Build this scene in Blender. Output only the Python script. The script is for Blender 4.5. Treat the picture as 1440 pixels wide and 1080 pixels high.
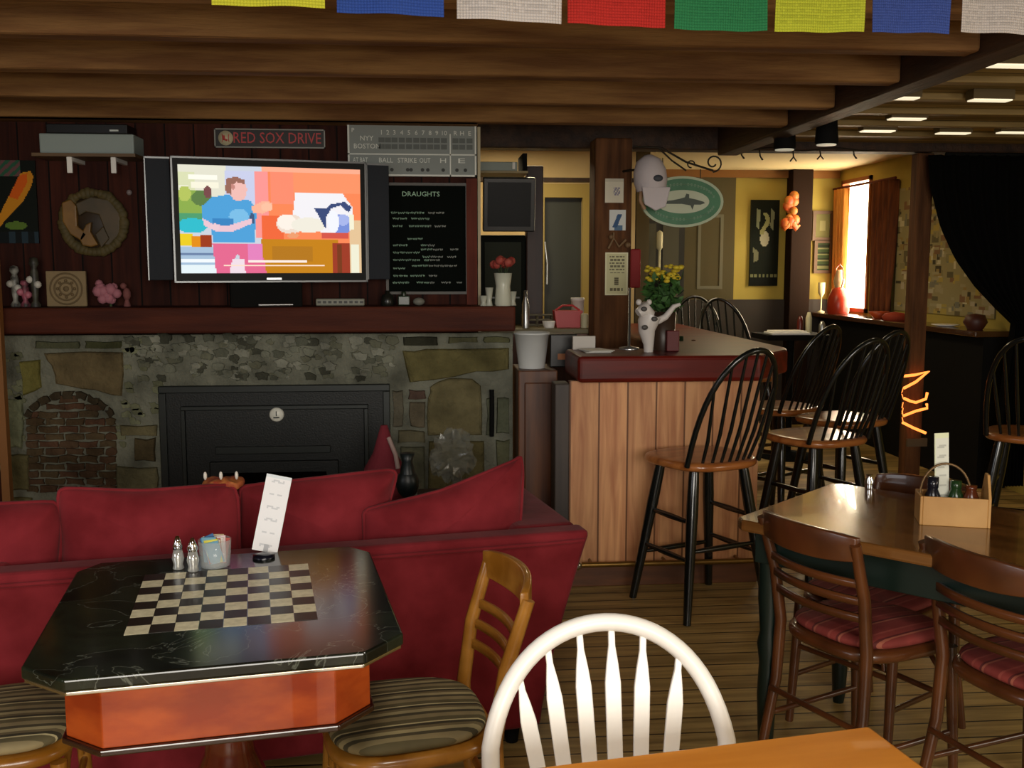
import bpy, bmesh, math, random
from mathutils import Vector, Matrix
R = math.radians
PI = math.pi
for o in list(bpy.data.objects): bpy.data.objects.remove(o)
S = bpy.context.scene
C = S.collection
random.seed(7)
# ---------------------------------------------------------------- camera
F = 1430.0
YAW, PITCH, EYE = R(5), R(6.58), 1.5
cd = bpy.data.cameras.new('camera'); cam = bpy.data.objects.new('camera', cd); C.objects.link(cam)
cam.location = (0, 0, EYE); cam.rotation_euler = (PI/2-PITCH, 0, -YAW)
cd.sensor_width = 36; cd.lens = F/1440*36; cd.clip_start = .05
S.camera = cam
# ---------------------------------------------------------------- world, lights, exposure
w = bpy.data.worlds.new('world'); S.world = w; w.use_nodes = True
w.node_tree.nodes['Background'].inputs[0].default_value = (.75, .82, .95, 1)
w.node_tree.nodes['Background'].inputs[1].default_value = .10
S.view_settings.view_transform = 'Standard'; S.view_settings.look = 'None'
S.view_settings.exposure = 0.0; S.view_settings.gamma = 1; S.view_settings.use_curve_mapping = False
def area(name, loc, rot, sx, sy, power, col):
    l = bpy.data.lights.new(name, 'AREA'); l.shape = 'RECTANGLE'; l.size = sx; l.size_y = sy; l.energy = power; l.color = col
    o = bpy.data.objects.new(name, l); C.objects.link(o); o.location = loc; o.rotation_euler = rot; return o
area('assumed_rear_daylight', (.4, -2.55, 1.75), (R(90), 0, 0), 2.6, 1.3, 165, (1, .94, .85))  # added key light for assumed daylight behind the camera; rear wall has no window
area('assumed_left_daylight', (-2.75, .6, 1.7), (R(90), 0, R(-90)), 1.6, 1.1, 22, (.9, .94, 1))  # assumed cool side daylight, added before the solid left wall; no window is built
area('daylight_far_window', (3.88, 9.08, 1.57), (R(90), 0, R(90)), .55, 1.0, 14, (1, .85, .6))
area('far_room_fill', (2.4, 7.6, 2.33), (0, 0, 0), .5, .5, 10, (1, .82, .52))  # added warm overhead light for the far room; no fitting is built
area('kitchen_fill', (.6, 6.9, 2.35), (0, 0, 0), .6, .3, 13, (1, .84, .55))  # added overhead light for the kitchen strip; nothing hangs at this spot
area('bar_side_fill', (2.7, 3.4, 2.33), (0, 0, 0), .5, .5, 16, (1, .84, .55))  # added area light near the flat ceiling lights, without a fitting of its own
area('right_side_fill', (3.88, 1.6, 1.35), (R(98), 0, R(78)), 1.4, .9, 26, (1, .92, .8))  # added fill from the right to lift the dark ceiling; wall has no window here
area('near_tables_fill', (.15, .95, 2.18), (0, 0, 0), .35, .35, 13, (1, .93, .82))  # added overhead fill brightening the white chair and near table; no fitting hangs here
# ---------------------------------------------------------------- helpers
def rot2(a): return Vector((math.cos(a), math.sin(a)))
CM = cam.rotation_euler.to_matrix()
def ray(px, py): return CM @ Vector(((px-720)/F, -(py-540)/F, -1))
def U(px, py, x=None, y=None, z=None, d=None):
    r = ray(px, py); o = Vector((0, 0, EYE))
    if x is not None: t = x/r.x
    elif y is not None: t = y/r.y
    elif z is not None: t = (z-EYE)/r.z
    else: t = d/(r.x*math.sin(YAW)+r.y*math.cos(YAW))
    return o+r*t
def hexc(h):
    h = h.lstrip('#'); v = [int(h[i:i+2], 16)/255 for i in (0, 2, 4)]
    return tuple((c/12.92 if c <= .04045 else ((c+.055)/1.055)**2.4) for c in v)
MATS = {}
def mat(name, col, rough=.5, metal=0, spec=.5, noise=0, nscale=8, col2=None, bump=0, bscale=60, stretch=(1, 1, 1), coat=0, sheen=0, emit=0, alpha=1, trans=0, detail=5, coords='Object'):
    if name in MATS: return MATS[name]
    m = bpy.data.materials.new(name); m.use_nodes = True; nt = m.node_tree; b = nt.nodes['Principled BSDF']
    c = hexc(col) if isinstance(col, str) else col
    b.inputs['Base Color'].default_value = (*c, 1); b.inputs['Roughness'].default_value = rough
    b.inputs['Metallic'].default_value = metal; b.inputs['Specular IOR Level'].default_value = spec
    b.inputs['Coat Weight'].default_value = coat; b.inputs['Sheen Weight'].default_value = sheen
    b.inputs['Alpha'].default_value = alpha; b.inputs['Transmission Weight'].default_value = trans
    if emit:
        b.inputs['Emission Color'].default_value = (*c, 1); b.inputs['Emission Strength'].default_value = emit
    if col2 or bump:
        tc = nt.nodes.new('ShaderNodeTexCoord'); mp = nt.nodes.new('ShaderNodeMapping'); mp.inputs['Scale'].default_value = stretch
        nt.links.new(tc.outputs[coords], mp.inputs[0])
    if col2:
        n = nt.nodes.new('ShaderNodeTexNoise'); n.inputs['Scale'].default_value = nscale; n.inputs['Detail'].default_value = detail
        nt.links.new(mp.outputs[0], n.inputs['Vector'])
        rp = nt.nodes.new('ShaderNodeValToRGB'); rp.color_ramp.elements[0].position = .36; rp.color_ramp.elements[1].position = .64
        rp.color_ramp.elements[0].color = (*c, 1); rp.color_ramp.elements[1].color = (*hexc(col2), 1)
        nt.links.new(n.outputs['Fac'], rp.inputs[0]); nt.links.new(rp.outputs[0], b.inputs['Base Color'])
    if bump:
        n2 = nt.nodes.new('ShaderNodeTexNoise'); n2.inputs['Scale'].default_value = bscale; n2.inputs['Detail'].default_value = 6
        nt.links.new(mp.outputs[0], n2.inputs['Vector'])
        bp = nt.nodes.new('ShaderNodeBump'); bp.inputs['Strength'].default_value = bump; bp.inputs['Distance'].default_value = .01
        nt.links.new(n2.outputs['Fac'], bp.inputs['Height']); nt.links.new(bp.outputs[0], b.inputs['Normal'])
    MATS[name] = m; return m
def vmat(name, emit=0, rough=.6, bump=0, bscale=40):
    if name in MATS: return MATS[name]
    m = bpy.data.materials.new(name); m.use_nodes = True; nt = m.node_tree; b = nt.nodes['Principled BSDF']
    b.inputs['Specular IOR Level'].default_value = .12; a = nt.nodes.new('ShaderNodeVertexColor'); a.layer_name = 'Col'; b.inputs['Roughness'].default_value = rough
    if emit:
        b.inputs['Base Color'].default_value = (.01, .01, .01, 1)
        nt.links.new(a.outputs[0], b.inputs['Emission Color']); b.inputs['Emission Strength'].default_value = emit
    elif bump:
        tc = nt.nodes.new('ShaderNodeTexCoord')
        n = nt.nodes.new('ShaderNodeTexNoise'); n.inputs['Scale'].default_value = bscale; n.inputs['Detail'].default_value = 8
        nt.links.new(tc.outputs['Object'], n.inputs['Vector'])
        mx = nt.nodes.new('ShaderNodeMixRGB'); mx.blend_type = 'MULTIPLY'; mx.inputs[0].default_value = 1
        rp = nt.nodes.new('ShaderNodeValToRGB'); rp.color_ramp.elements[0].position = .3; rp.color_ramp.elements[1].position = .7
        rp.color_ramp.elements[0].color = (.55, .55, .55, 1); rp.color_ramp.elements[1].color = (1.3, 1.3, 1.3, 1)
        n3 = nt.nodes.new('ShaderNodeTexNoise'); n3.inputs['Scale'].default_value = 7; n3.inputs['Detail'].default_value = 6
        nt.links.new(tc.outputs['Object'], n3.inputs['Vector'])
        nt.links.new(n3.outputs['Fac'], rp.inputs[0]); nt.links.new(a.outputs[0], mx.inputs[1]); nt.links.new(rp.outputs[0], mx.inputs[2])
        nt.links.new(mx.outputs[0], b.inputs['Base Color'])
        bp = nt.nodes.new('ShaderNodeBump'); bp.inputs['Strength'].default_value = bump; bp.inputs['Distance'].default_value = .015
        nt.links.new(n.outputs['Fac'], bp.inputs['Height']); nt.links.new(bp.outputs[0], b.inputs['Normal'])
    else: nt.links.new(a.outputs[0], b.inputs['Base Color'])
    MATS[name] = m; return m
def planks(name, c1, c2, width, axis='x', rough=.45, gap='#1a120a', stretch=14, length=0):
    """boards: axis = direction across the boards"""
    if name in MATS: return MATS[name]
    m = bpy.data.materials.new(name); m.use_nodes = True; nt = m.node_tree; b = nt.nodes['Principled BSDF']; L = nt.links.new
    tc = nt.nodes.new('ShaderNodeTexCoord'); sp = nt.nodes.new('ShaderNodeSeparateXYZ'); L(tc.outputs['Object'], sp.inputs[0])
    def M(op, a, v=None):
        n = nt.nodes.new('ShaderNodeMath'); n.operation = op; L(a, n.inputs[0])
        if v is not None: n.inputs[1].default_value = v
        return n.outputs[0]
    q = M('DIVIDE', sp.outputs[axis.upper()], width); fl = M('FLOOR', q); fr = M('FRACT', q)
    wn = nt.nodes.new('ShaderNodeTexWhiteNoise'); wn.noise_dimensions = '1D'; L(fl, wn.inputs['W'])
    mp = nt.nodes.new('ShaderNodeMapping'); sc = {'x': (stretch, 1, 1), 'y': (1, stretch, 1), 'z': (1, 1, stretch)}[axis]; mp.inputs['Scale'].default_value = sc
    L(tc.outputs['Object'], mp.inputs[0])
    cmb = nt.nodes.new('ShaderNodeCombineXYZ'); o5 = M('MULTIPLY', wn.outputs[0], 37.0)
    for k in range(3): L(o5, cmb.inputs[k])
    L(cmb.outputs[0], mp.inputs['Location'])
    n = nt.nodes.new('ShaderNodeTexNoise'); n.inputs['Scale'].default_value = 2.2; n.inputs['Detail'].default_value = 7; n.inputs['Distortion'].default_value = .6; L(mp.outputs[0], n.inputs['Vector'])
    rp = nt.nodes.new('ShaderNodeValToRGB'); rp.color_ramp.elements[0].position = .32; rp.color_ramp.elements[1].position = .66
    rp.color_ramp.elements[0].color = (*hexc(c1), 1); rp.color_ramp.elements[1].color = (*hexc(c2), 1); L(n.outputs['Fac'], rp.inputs[0])
    br = nt.nodes.new('ShaderNodeBrightContrast'); L(rp.outputs[0], br.inputs[0])
    hs = nt.nodes.new('ShaderNodeHueSaturation'); L(rp.outputs[0], hs.inputs['Color'])
    v = M('ADD', M('MULTIPLY', wn.outputs[0], .5), .75); L(v, hs.inputs['Value'])
    e = M('ABSOLUTE', M('SUBTRACT', fr, .5)); g = M('GREATER_THAN', e, .5-.004/width)
    mx = nt.nodes.new('ShaderNodeMixRGB'); L(g, mx.inputs[0]); L(hs.outputs[0], mx.inputs[1]); mx.inputs[2].default_value = (*hexc(gap), 1)
    L(mx.outputs[0], b.inputs['Base Color']); b.inputs['Roughness'].default_value = rough; b.inputs['Specular IOR Level'].default_value = .25 if rough > .7 else .5
    bp = nt.nodes.new('ShaderNodeBump'); bp.inputs['Strength'].default_value = .3; bp.inputs['Distance'].default_value = .003
    iv = M('SUBTRACT', M('MULTIPLY', n.outputs['Fac'], .3), 0.0); L(iv, bp.inputs['Height']); L(bp.outputs[0], b.inputs['Normal'])
    MATS[name] = m; return m
def striped(name, cols, period, axis='x', rough=.8):
    if name in MATS: return MATS[name]
    m = bpy.data.materials.new(name); m.use_nodes = True; nt = m.node_tree; b = nt.nodes['Principled BSDF']; L = nt.links.new
    tc = nt.nodes.new('ShaderNodeTexCoord'); sp = nt.nodes.new('ShaderNodeSeparateXYZ'); L(tc.outputs['Object'], sp.inputs[0])
    n1 = nt.nodes.new('ShaderNodeMath'); n1.operation = 'DIVIDE'; L(sp.outputs[axis.upper()], n1.inputs[0]); n1.inputs[1].default_value = period
    n2 = nt.nodes.new('ShaderNodeMath'); n2.operation = 'FRACT'; L(n1.outputs[0], n2.inputs[0])
    rp = nt.nodes.new('ShaderNodeValToRGB'); rp.color_ramp.interpolation = 'CONSTANT'
    els = rp.color_ramp.elements
    for i, (p, c) in enumerate(cols):
        e = els[i] if i < 2 else els.new(p)
        e.position = p; e.color = (*hexc(c), 1)
    L(n2.outputs[0], rp.inputs[0])
    nz = nt.nodes.new('ShaderNodeTexNoise'); nz.inputs['Scale'].default_value = 14; L(tc.outputs['Object'], nz.inputs['Vector'])
    mx = nt.nodes.new('ShaderNodeMixRGB'); mx.blend_type = 'OVERLAY'; mx.inputs[0].default_value = .5; L(rp.outputs[0], mx.inputs[1]); L(nz.outputs['Fac'], mx.inputs[2])
    L(mx.outputs[0], b.inputs['Base Color']); b.inputs['Roughness'].default_value = rough
    MATS[name] = m; return m
class MB:
    def __init__(s): s.v = []; s.f = []; s.mi = []; s.k = 0; s.smooth = []; s.c = []; s.col = (1, 1, 1)
    def add(s, vs, fs, sm=False):
        o = len(s.v); s.v += [tuple(v) for v in vs]
        for f in fs: s.f.append([i+o for i in f]); s.mi.append(s.k); s.smooth.append(sm); s.c.append(s.col)
        return s
    def box(s, x0, x1, y0, y1, z0, z1, M=None):
        vs = [Vector((x, y, z)) for z in (z0, z1) for y in (y0, y1) for x in (x0, x1)]
        if M: vs = [M @ v for v in vs]
        return s.add(vs, [(0, 2, 3, 1), (4, 5, 7, 6), (0, 1, 5, 4), (2, 6, 7, 3), (0, 4, 6, 2), (1, 3, 7, 5)])
    def obox(s, c, size, M=None):
        c = Vector(c); h = Vector(size)/2; T = Matrix.Translation(c) @ (M.to_4x4() if M else Matrix.Identity(4))
        return s.box(-h.x, h.x, -h.y, h.y, -h.z, h.z, T)
    def tube(s, pts, rad, n=10, cap=True, flat=1.0, up=None):
        pts = [Vector(p) for p in pts]; N = len(pts)
        if not isinstance(rad, (list, tuple)): rad = [rad]*N
        vs = []; t0 = (pts[1]-pts[0]).normalized()
        u = Vector(up) if up else (Vector((0, 0, 1)) if abs(t0.z) < .9 else Vector((1, 0, 0)))
        u = (u-u.dot(t0)*t0).normalized()
        for i, p in enumerate(pts):
            t = (pts[min(i+1, N-1)]-pts[max(i-1, 0)]).normalized()
            u = (u-u.dot(t)*t).normalized(); b = t.cross(u)
            for k in range(n):
                a = 2*PI*k/n; vs.append(p+(u*math.cos(a)+b*math.sin(a)*flat)*rad[i])
        fs = [(i*n+k, i*n+(k+1) % n, (i+1)*n+(k+1) % n, (i+1)*n+k) for i in range(N-1) for k in range(n)]
        s.add(vs, fs, True)
        if cap: s.add(vs[:n], [tuple(range(n))[::-1]]); s.add(vs[-n:], [tuple(range(n))])
        return s
    def lathe(s, prof, c=(0, 0, 0), n=24, M=None):
        c = Vector(c); vs = []
        for r, z in prof:
            for k in range(n):
                v = Vector((r*math.cos(2*PI*k/n), r*math.sin(2*PI*k/n), z))
                vs.append(c+(M @ v if M else v))
        fs = [(i*n+k, i*n+(k+1) % n, (i+1)*n+(k+1) % n, (i+1)*n+k) for i in range(len(prof)-1) for k in range(n)]
        s.add(vs, fs, True)
        if prof[0][0] > 1e-4: s.add(vs[:n], [tuple(range(n))[::-1]])
        if prof[-1][0] > 1e-4: s.add(vs[-n:], [tuple(range(n))])
        return s
    def prism(s, poly, a, b, plane='z'):
        """extrude a 2D polygon along an axis; plane 'z': (x,y), 'y': (x,z)"""
        f = {'z': lambda p, h: (p[0], p[1], h), 'y': lambda p, h: (p[0], h, p[1]), 'x': lambda p, h: (h, p[0], p[1])}[plane]
        n = len(poly); vs = [f(p, a) for p in poly]+[f(p, b) for p in poly]
        ar = sum(poly[i][0]*poly[(i+1) % n][1]-poly[(i+1) % n][0]*poly[i][1] for i in range(n))
        fs = [tuple(range(n))[::-1], tuple(range(n, 2*n))]+[(i, (i+1) % n, n+(i+1) % n, n+i) for i in range(n)]
        if (ar < 0) != (plane == 'y'): fs = [f_[::-1] for f_ in fs]
        if b < a: fs = [f_[::-1] for f_ in fs]
        return s.add(vs, fs)
    def ball(s, c, r, n=12, sc=(1, 1, 1), M=None):
        c = Vector(c); vs = []; m = n//2+1
        for i in range(m+1):
            th = PI*i/m
            for k in range(n):
                v = Vector((r*sc[0]*math.sin(th)*math.cos(2*PI*k/n), r*sc[1]*math.sin(th)*math.sin(2*PI*k/n), -r*sc[2]*math.cos(th)))
                vs.append(c+(M @ v if M else v))
        return s.add(vs, [(i*n+k, i*n+(k+1) % n, (i+1)*n+(k+1) % n, (i+1)*n+k) for i in range(m) for k in range(n)], True)
    def pad(s, c, w, d, h, e=4, n=48, rings=7, crown=.35, M=None, wob=0, seed=0, front=None):
        """superellipse cushion; lies in xy, thickness h"""
        rnd = random.Random(seed); ph = [rnd.uniform(0, 6) for _ in range(6)]
        c = Vector(c); vs = []
        prof = []
        for i in range(rings+1):
            t = i/rings; prof.append((math.sin(t*PI/2)**.55 if t > 0 else 0, -1+.0*t, t))
        lay = [(t*.92, -1) for t in [0, .3, .6, .85, 1]]+[(1-.08*(1-math.sin(a)), 0-math.cos(a)) for a in [PI*.2, PI*.35, PI*.5, PI*.65, PI*.8]]+[(t*.92, 1) for t in [1, .85, .6, .3, 0]]
        for (rr, zz) in lay:
            for k in range(n):
                a = 2*PI*k/n; ca, sa = math.cos(a), math.sin(a)
                q = (abs(ca)**e+abs(sa)**e)**(-1/e)
                x, y = rr*q*ca*w/2, rr*q*sa*d/2
                if front: x *= 1+front*(y/d)
                z = zz*h/2*(1-crown+crown*(1-min(1, rr)**2) if abs(zz) >= 1 else (1-crown))
                if wob:
                    g = wob*(math.sin(x*9/w+ph[0])*math.cos(y*7/d+ph[1])+.5*math.sin(x*17/w+ph[2]+y*11/d))
                    z += g*h*.3; x += g*.06*w*math.sin(y*6/d+ph[3]); y += g*.06*d*math.cos(x*6/w+ph[4])
                v = Vector((x, y, z)); vs.append(c+(M @ v if M else v))
        return s.add(vs, [(i*n+k, i*n+(k+1) % n, (i+1)*n+(k+1) % n, (i+1)*n+k) for i in range(len(lay)-1) for k in range(n)], True)
    def build(s, name, m, parent=None, loc=(0, 0, 0), rz=0, bevel=0, sub=0, seg=2):
        me = bpy.data.meshes.new(name); me.from_pydata(s.v, [], s.f)
        for mm in (m if isinstance(m, (list, tuple)) else [m]): me.materials.append(mm)
        for i, p in enumerate(me.polygons): p.material_index = s.mi[i]; p.use_smooth = s.smooth[i]
        if any(c != (1, 1, 1) for c in s.c):
            ca = me.color_attributes.new('Col', 'FLOAT_COLOR', 'CORNER')
            for i, p in enumerate(me.polygons):
                for li in p.loop_indices: ca.data[li].color = (*s.c[i], 1)
        me.update(); o = bpy.data.objects.new(name, me); C.objects.link(o)
        o.location = loc; o.rotation_euler = (0, 0, rz)
        if parent: o.parent = parent
        if bevel:
            b = o.modifiers.new('bevel', 'BEVEL'); b.width = bevel; b.segments = seg; b.limit_method = 'ANGLE'; b.angle_limit = R(40)
        if sub: o.modifiers.new('sub', 'SUBSURF').levels = sub; o.modifiers['sub'].render_levels = sub
        return o
def tag(o, label=None, cat=None, group=None, kind=None):
    if label: o['label'] = label
    if cat: o['category'] = cat
    if group: o['group'] = group
    if kind: o['kind'] = kind
    return o
def thing(name, label, cat, loc=(0, 0, 0), rz=0, group=None):
    o = bpy.data.objects.new(name, None); C.objects.link(o); o.location = loc; o.rotation_euler = (0, 0, rz); o.empty_display_size = .1
    return tag(o, label, cat, group)
def struct(o): o['kind'] = 'structure'; return o
def dup(root, loc, rz, label, group=None, sc=None):
    def cp(o, par):
        c = o.copy(); C.objects.link(c); c.parent = par
        for ch in list(o.children): cp(ch, c)
        return c
    r = cp(root, None); r.location = loc; r.rotation_euler = (0, 0, rz); r['label'] = label
    if group: r['group'] = group
    if sc: r.scale = (sc, sc, sc)
    return r
def text(s, size, m, parent, loc, M=(PI/2, 0, 0), depth=.001, name='lettering', wid=None, align='CENTER'):
    cu = bpy.data.curves.new(name, 'FONT'); cu.body = s; cu.size = size; cu.extrude = depth; cu.align_x = align; cu.align_y = 'CENTER'; cu.resolution_u = 2
    t = bpy.data.objects.new(name+'_tmp', cu); C.objects.link(t); bpy.context.view_layer.update()
    me = bpy.data.meshes.new_from_object(t.evaluated_get(bpy.context.evaluated_depsgraph_get())); bpy.data.objects.remove(t)
    me.materials.clear(); me.materials.append(m)
    o = bpy.data.objects.new(name, me); C.objects.link(o); o.parent = parent; o.location = loc; o.rotation_euler = M
    if wid:
        xs = [v.co.x for v in me.vertices]; k = wid/(max(xs)-min(xs))
        for v in me.vertices: v.co.x *= k
    return o
def inpoly(x, y, P):
    r = False; j = len(P)-1
    for i in range(len(P)):
        if (P[i][1] > y) != (P[j][1] > y) and x < (P[j][0]-P[i][0])*(y-P[i][1])/(P[j][1]-P[i][1])+P[i][0]: r = not r
        j = i
    return r
def picture(mb, w, h, nx, ny, fn, y=-.001, z0=0):
    """front-facing coloured cells; fn(u,v) with v down -> hex"""
    cache = {}
    for j in range(ny):
        for i in range(nx):
            c = fn((i+.5)/nx, (j+.5)/ny)
            if isinstance(c, str):
                c = cache.setdefault(c, hexc(c))
            mb.col = c
            xa, xb = -w/2+w*i/nx, -w/2+w*(i+1)/nx; za, zb = z0+h-h*(j+1)/ny, z0+h-h*j/ny
            mb.add([(xa, y, za), (xb, y, za), (xb, y, zb), (xa, y, zb)], [(0, 1, 2, 3)])
    return mb
def wallrect(x0, y0, x1, y1, Y):
    """centre-bottom, width, height of a pixel rectangle on the plane y=Y"""
    a = U(x0, (y0+y1)/2, y=Y); b = U(x1, (y0+y1)/2, y=Y); t = U((x0+x1)/2, y0, y=Y); c = U((x0+x1)/2, y1, y=Y)
    return Vector(((a.x+b.x)/2, Y, c.z)), b.x-a.x, t.z-c.z
# ---------------------------------------------------------------- materials
beamM = mat('old_beam_wood', '#6f4c2c', .8, spec=.2, col2='#987144', nscale=3, stretch=(.6, 6, 6), bump=.5, bscale=20)
beamD = mat('dark_beam_wood', '#2a180c', .6, col2='#432a17', nscale=4, stretch=(4, .6, 4), bump=.4, bscale=20)
postM = mat('post_wood', '#4a2e1a', .75, spec=.2, col2='#6e4729', nscale=4, stretch=(5, 5, .5), bump=.4, bscale=20)
darkwall = planks('dark_wall_boards', '#2c130d', '#451f14', .14, 'x', .85, gap='#0d0705')
mantelM = mat('mantel_wood', '#3f1a10', .65, spec=.2, col2='#552717', nscale=3, stretch=(.6, 6, 6), bump=.3, bscale=30)
redwood = mat('red_varnished_wood', '#4a0f0a', .38, spec=.3, col2='#6b1a10', nscale=3, stretch=(.5, 6, 6))
redframe = mat('red_frame_wood', '#56251a', .7, spec=.2, col2='#682f20', nscale=5, stretch=(6, 6, .5))
pine = planks('pine_boards', '#ad7048', '#d49c6a', .135, 'x', .5, gap='#70431f')
panelM = mat('brown_panel_wood', '#4d2811', .45, col2='#6f3f1d', nscale=4, stretch=(5, 5, .5))
floorM = planks('floor_boards', '#8f7644', '#c4a566', .11, 'y', .42, gap='#2e2211')
black = mat('black_satin', '#0b0c0c', .35)
blackm = mat('black_matte', '#0a0a09', .85, spec=.2)
cast = mat('cast_iron', '#141716', .5, metal=.3, bump=.15, bscale=120)
castl = mat('cast_iron_trim', '#262a28', .42, metal=.4)
white = mat('white_paint', '#f4f1ea', .35)
silver = mat('silver_metal', '#b9bcbc', .3, metal=.9)
chrome = mat('polished_steel', '#dddddd', .12, metal=1)
cream = mat('cream_plaster', '#c9ad78', .8, col2='#d6bc8a', nscale=2)
yellow = mat('yellow_plaster', '#a89440', .85, col2='#b09c48', nscale=2)
velvet = mat('red_velvet', '#69191f', .9, spec=.15, col2='#83272e', nscale=7, bump=.5, bscale=9, sheen=.06, detail=8)
honey = mat('honey_wood', '#855415', .3, col2='#b07a30', nscale=5, stretch=(2, 2, 2), coat=.3)
seatw = mat('stool_seat_wood', '#8a4c1f', .28, col2='#b3703a', nscale=3, stretch=(1, 8, 8), coat=.4)
chairw = mat('dark_chair_wood', '#3d1f0e', .3, col2='#5e3418', nscale=5, coat=.4)
stoolb = mat('stool_black_paint', '#0e1211', .25, coat=.4)
paper = mat('white_paper', '#efeee6', .6)
papery = mat('cream_paper', '#cfc9a4', .6)
glass = mat('clear_glass', '#ffffff', .04, trans=1, spec=.5)
# ---------------------------------------------------------------- room shell
YW = 5.25      # boarded chimney wall
XG = 1.83
XE = U(672, 300, y=YW).x
print('XG', XG, U(1110, 165, z=2.2), 'XE', XE)
YH = 6.3
XR = 3.95; YB = 9.5; YK = 7.6
m = MB(); m.box(-3.3, 4.2, -3.0, 9.8, -.05, 0); struct(m.build('floor', floorM))
m = MB(); m.box(-3.2, XE, YW, YW+.12, 0, 2.5); struct(m.build('wall_front', darkwall))
m = MB(); m.box(-3.3, -3.2, -3.0, YW+.12, 0, 2.6); struct(m.build('wall_left', mat('left_plaster', '#7a6a4a', .9)))
m = MB(); m.box(-3.3, 4.2, -3.1, -3.0, 0, 2.6); struct(m.build('wall_rear', mat('rear_plaster', '#8a7650', .9)))
m = MB(); m.box(-3.3, 4.2, -3.0, 6.2, 2.44, 2.5); struct(m.build('ceiling', planks('ceiling_boards', '#8a7344', '#ab9158', .13, 'y', .7)))
m = MB(); m.box(-1.5, 4.2, 6.2, 9.8, 2.40, 2.5); struct(m.build('ceiling_far', mat('far_ceiling', '#cdb888', .8)))
m = MB(); m.box(XG+.13, XR, -3.0, 6.29, 2.275, 2.439); struct(m.build('ceiling_right', planks('olive_ceiling_boards', '#7d6a3e', '#a38a54', .13, 'y', .8)))
# right wall with the window opening
wz0, wz1 = 1.09, 2.30
wy0 = U(1224, 340, x=XR).y; wy1 = U(1183, 340, x=XR).y
print('window y', wy0, wy1)
m = MB(); m.box(XR, XR+.12, -3.0, wy0, 0, 2.5); m.box(XR, XR+.12, wy1, 9.8, 0, 2.5)
m.box(XR, XR+.12, wy0, wy1, 0, wz0); m.box(XR, XR+.12, wy0, wy1, wz1, 2.5); struct(m.build('wall_right', yellow))
m = MB(); m.box(.7, XR, YB, YB+.12, 0, 2.5); struct(m.build('wall_far', yellow))
m = MB(); m.box(.7, XR-.01, YB-.03, YB-.001, 0, 1.19); struct(m.build('trim_6', mat('dark_wainscot', '#2b2218', .6)))
m = MB(); m.box(.7, U(1033, 350, y=YB-.03).x, YB-.025, YB-.001, 1.191, 2.33); struct(m.build('trim_7', mat('grey_brown_panel', '#5a523a', .8, spec=.1)))
dx0 = U(765, 350, y=YK).x; dx1 = U(818, 350, y=YK).x; dzt = U(790, 278, y=YK).z
xk1 = U(889, 350, y=YK).x
m = MB(); m.box(-1.4, dx0, YK, YK+.1, 0, 2.4); m.box(dx1, xk1+.02, YK, YK+.1, 0, 2.4); m.box(dx0, dx1, YK, YK+.1, dzt, 2.4); struct(m.build('wall_kitchen', cream))
m = MB(); m.box(-1.5, -1.4, YW+.12, YK+.1, 0, 2.4); struct(m.build('wall_kitchen_side', cream))
m = MB(); m.box(xk1+.05, xk1+.15, YK+.1, YB+.1, 0, 2.4); struct(m.build('wall_passage', mat('passage_wall', '#5b5034', .8)))
d = MB(); d.box(dx0, dx1, YK+.03, YK+.07, 0, dzt); do = struct(d.build('door_1', mat('grey_door', '#34372f', .5)))
hh = MB(); a = U(766, 340, y=YK-.02); b = U(769, 400, y=YK-.02); hh.tube([a, (a+b)/2+Vector((.01, 0, 0)), b], .012); hh.build('door_handle', silver, do)
t = MB(); t.box(dx1, dx1+.08, YK-.03, YK, 0, dzt+.1); t.box(dx0, dx1, YK-.03, YK, dzt, dzt+.1); t.box(dx0-.06, dx0, YK-.03, YK, 0, dzt+.1); struct(t.build('trim_1', mat('pale_door_trim', '#a8904a', .6)))
zt = U(800, 252, y=YK).z; t = MB(); t.box(-1.3, xk1, YK-.02, YK, zt-.02, zt+.01); struct(t.build('trim_2', beamD))
# beams of the low ceiling
ys = [U(720, y, z=2.2).y for y in (60, 107, 145, 172)]
print('beam ys', ys)
ys = [ys[0]-.48]+ys
ys = [ys[0]-.5*k for k in (6, 5, 4, 3, 2, 1)]+ys
for k, y in enumerate(ys):
    m = MB()
    m.box(-3.2, XG, y, y+.09, 2.2, 2.44)
    o = m.build('ceiling_beam', beamM, bevel=.012)
    tag(o, ['brown ceiling beam', ''][0], 'beam')
    o['label'] = 'brown wooden ceiling beam crossing the room above the tables'; o['group'] = 'ceiling beams over the dining area'
m = MB(); m.box(XG, XG+.13, -3.0, YH, 2.185, 2.44); tag(m.build('ceiling_girder', beamD, bevel=.01), 'dark girder carrying the beam ends, running away towards the bar', 'beam')
m = MB(); m.box(XE-1.2, XR, YH, YH+.16, 2.22, 2.44); tag(m.build('header_beam', beamD, bevel=.01), 'dark header beam over the opening to the far room', 'beam')
m = MB(); m.box(-3.2, XE, YW-.18, YW, 2.2, 2.44); tag(m.build('wall_beam', beamM, bevel=.01), 'brown beam along the top of the dark television wall', 'beam')
jy = 5.75
while jy > -2.6:
    m = MB(); m.box(XG+.13, XR, jy, jy+.07, 2.245, 2.275)
    o = tag(m.build('ceiling_joist', mat('olive_joist', '#80693a', .6, col2='#9c8350', nscale=3, stretch=(.6, 6, 6)), bevel=.006), 'slim olive brown joist under the boarded ceiling right of the girder', 'joist', 'ceiling joists on the right')
    jy -= .42
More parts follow.
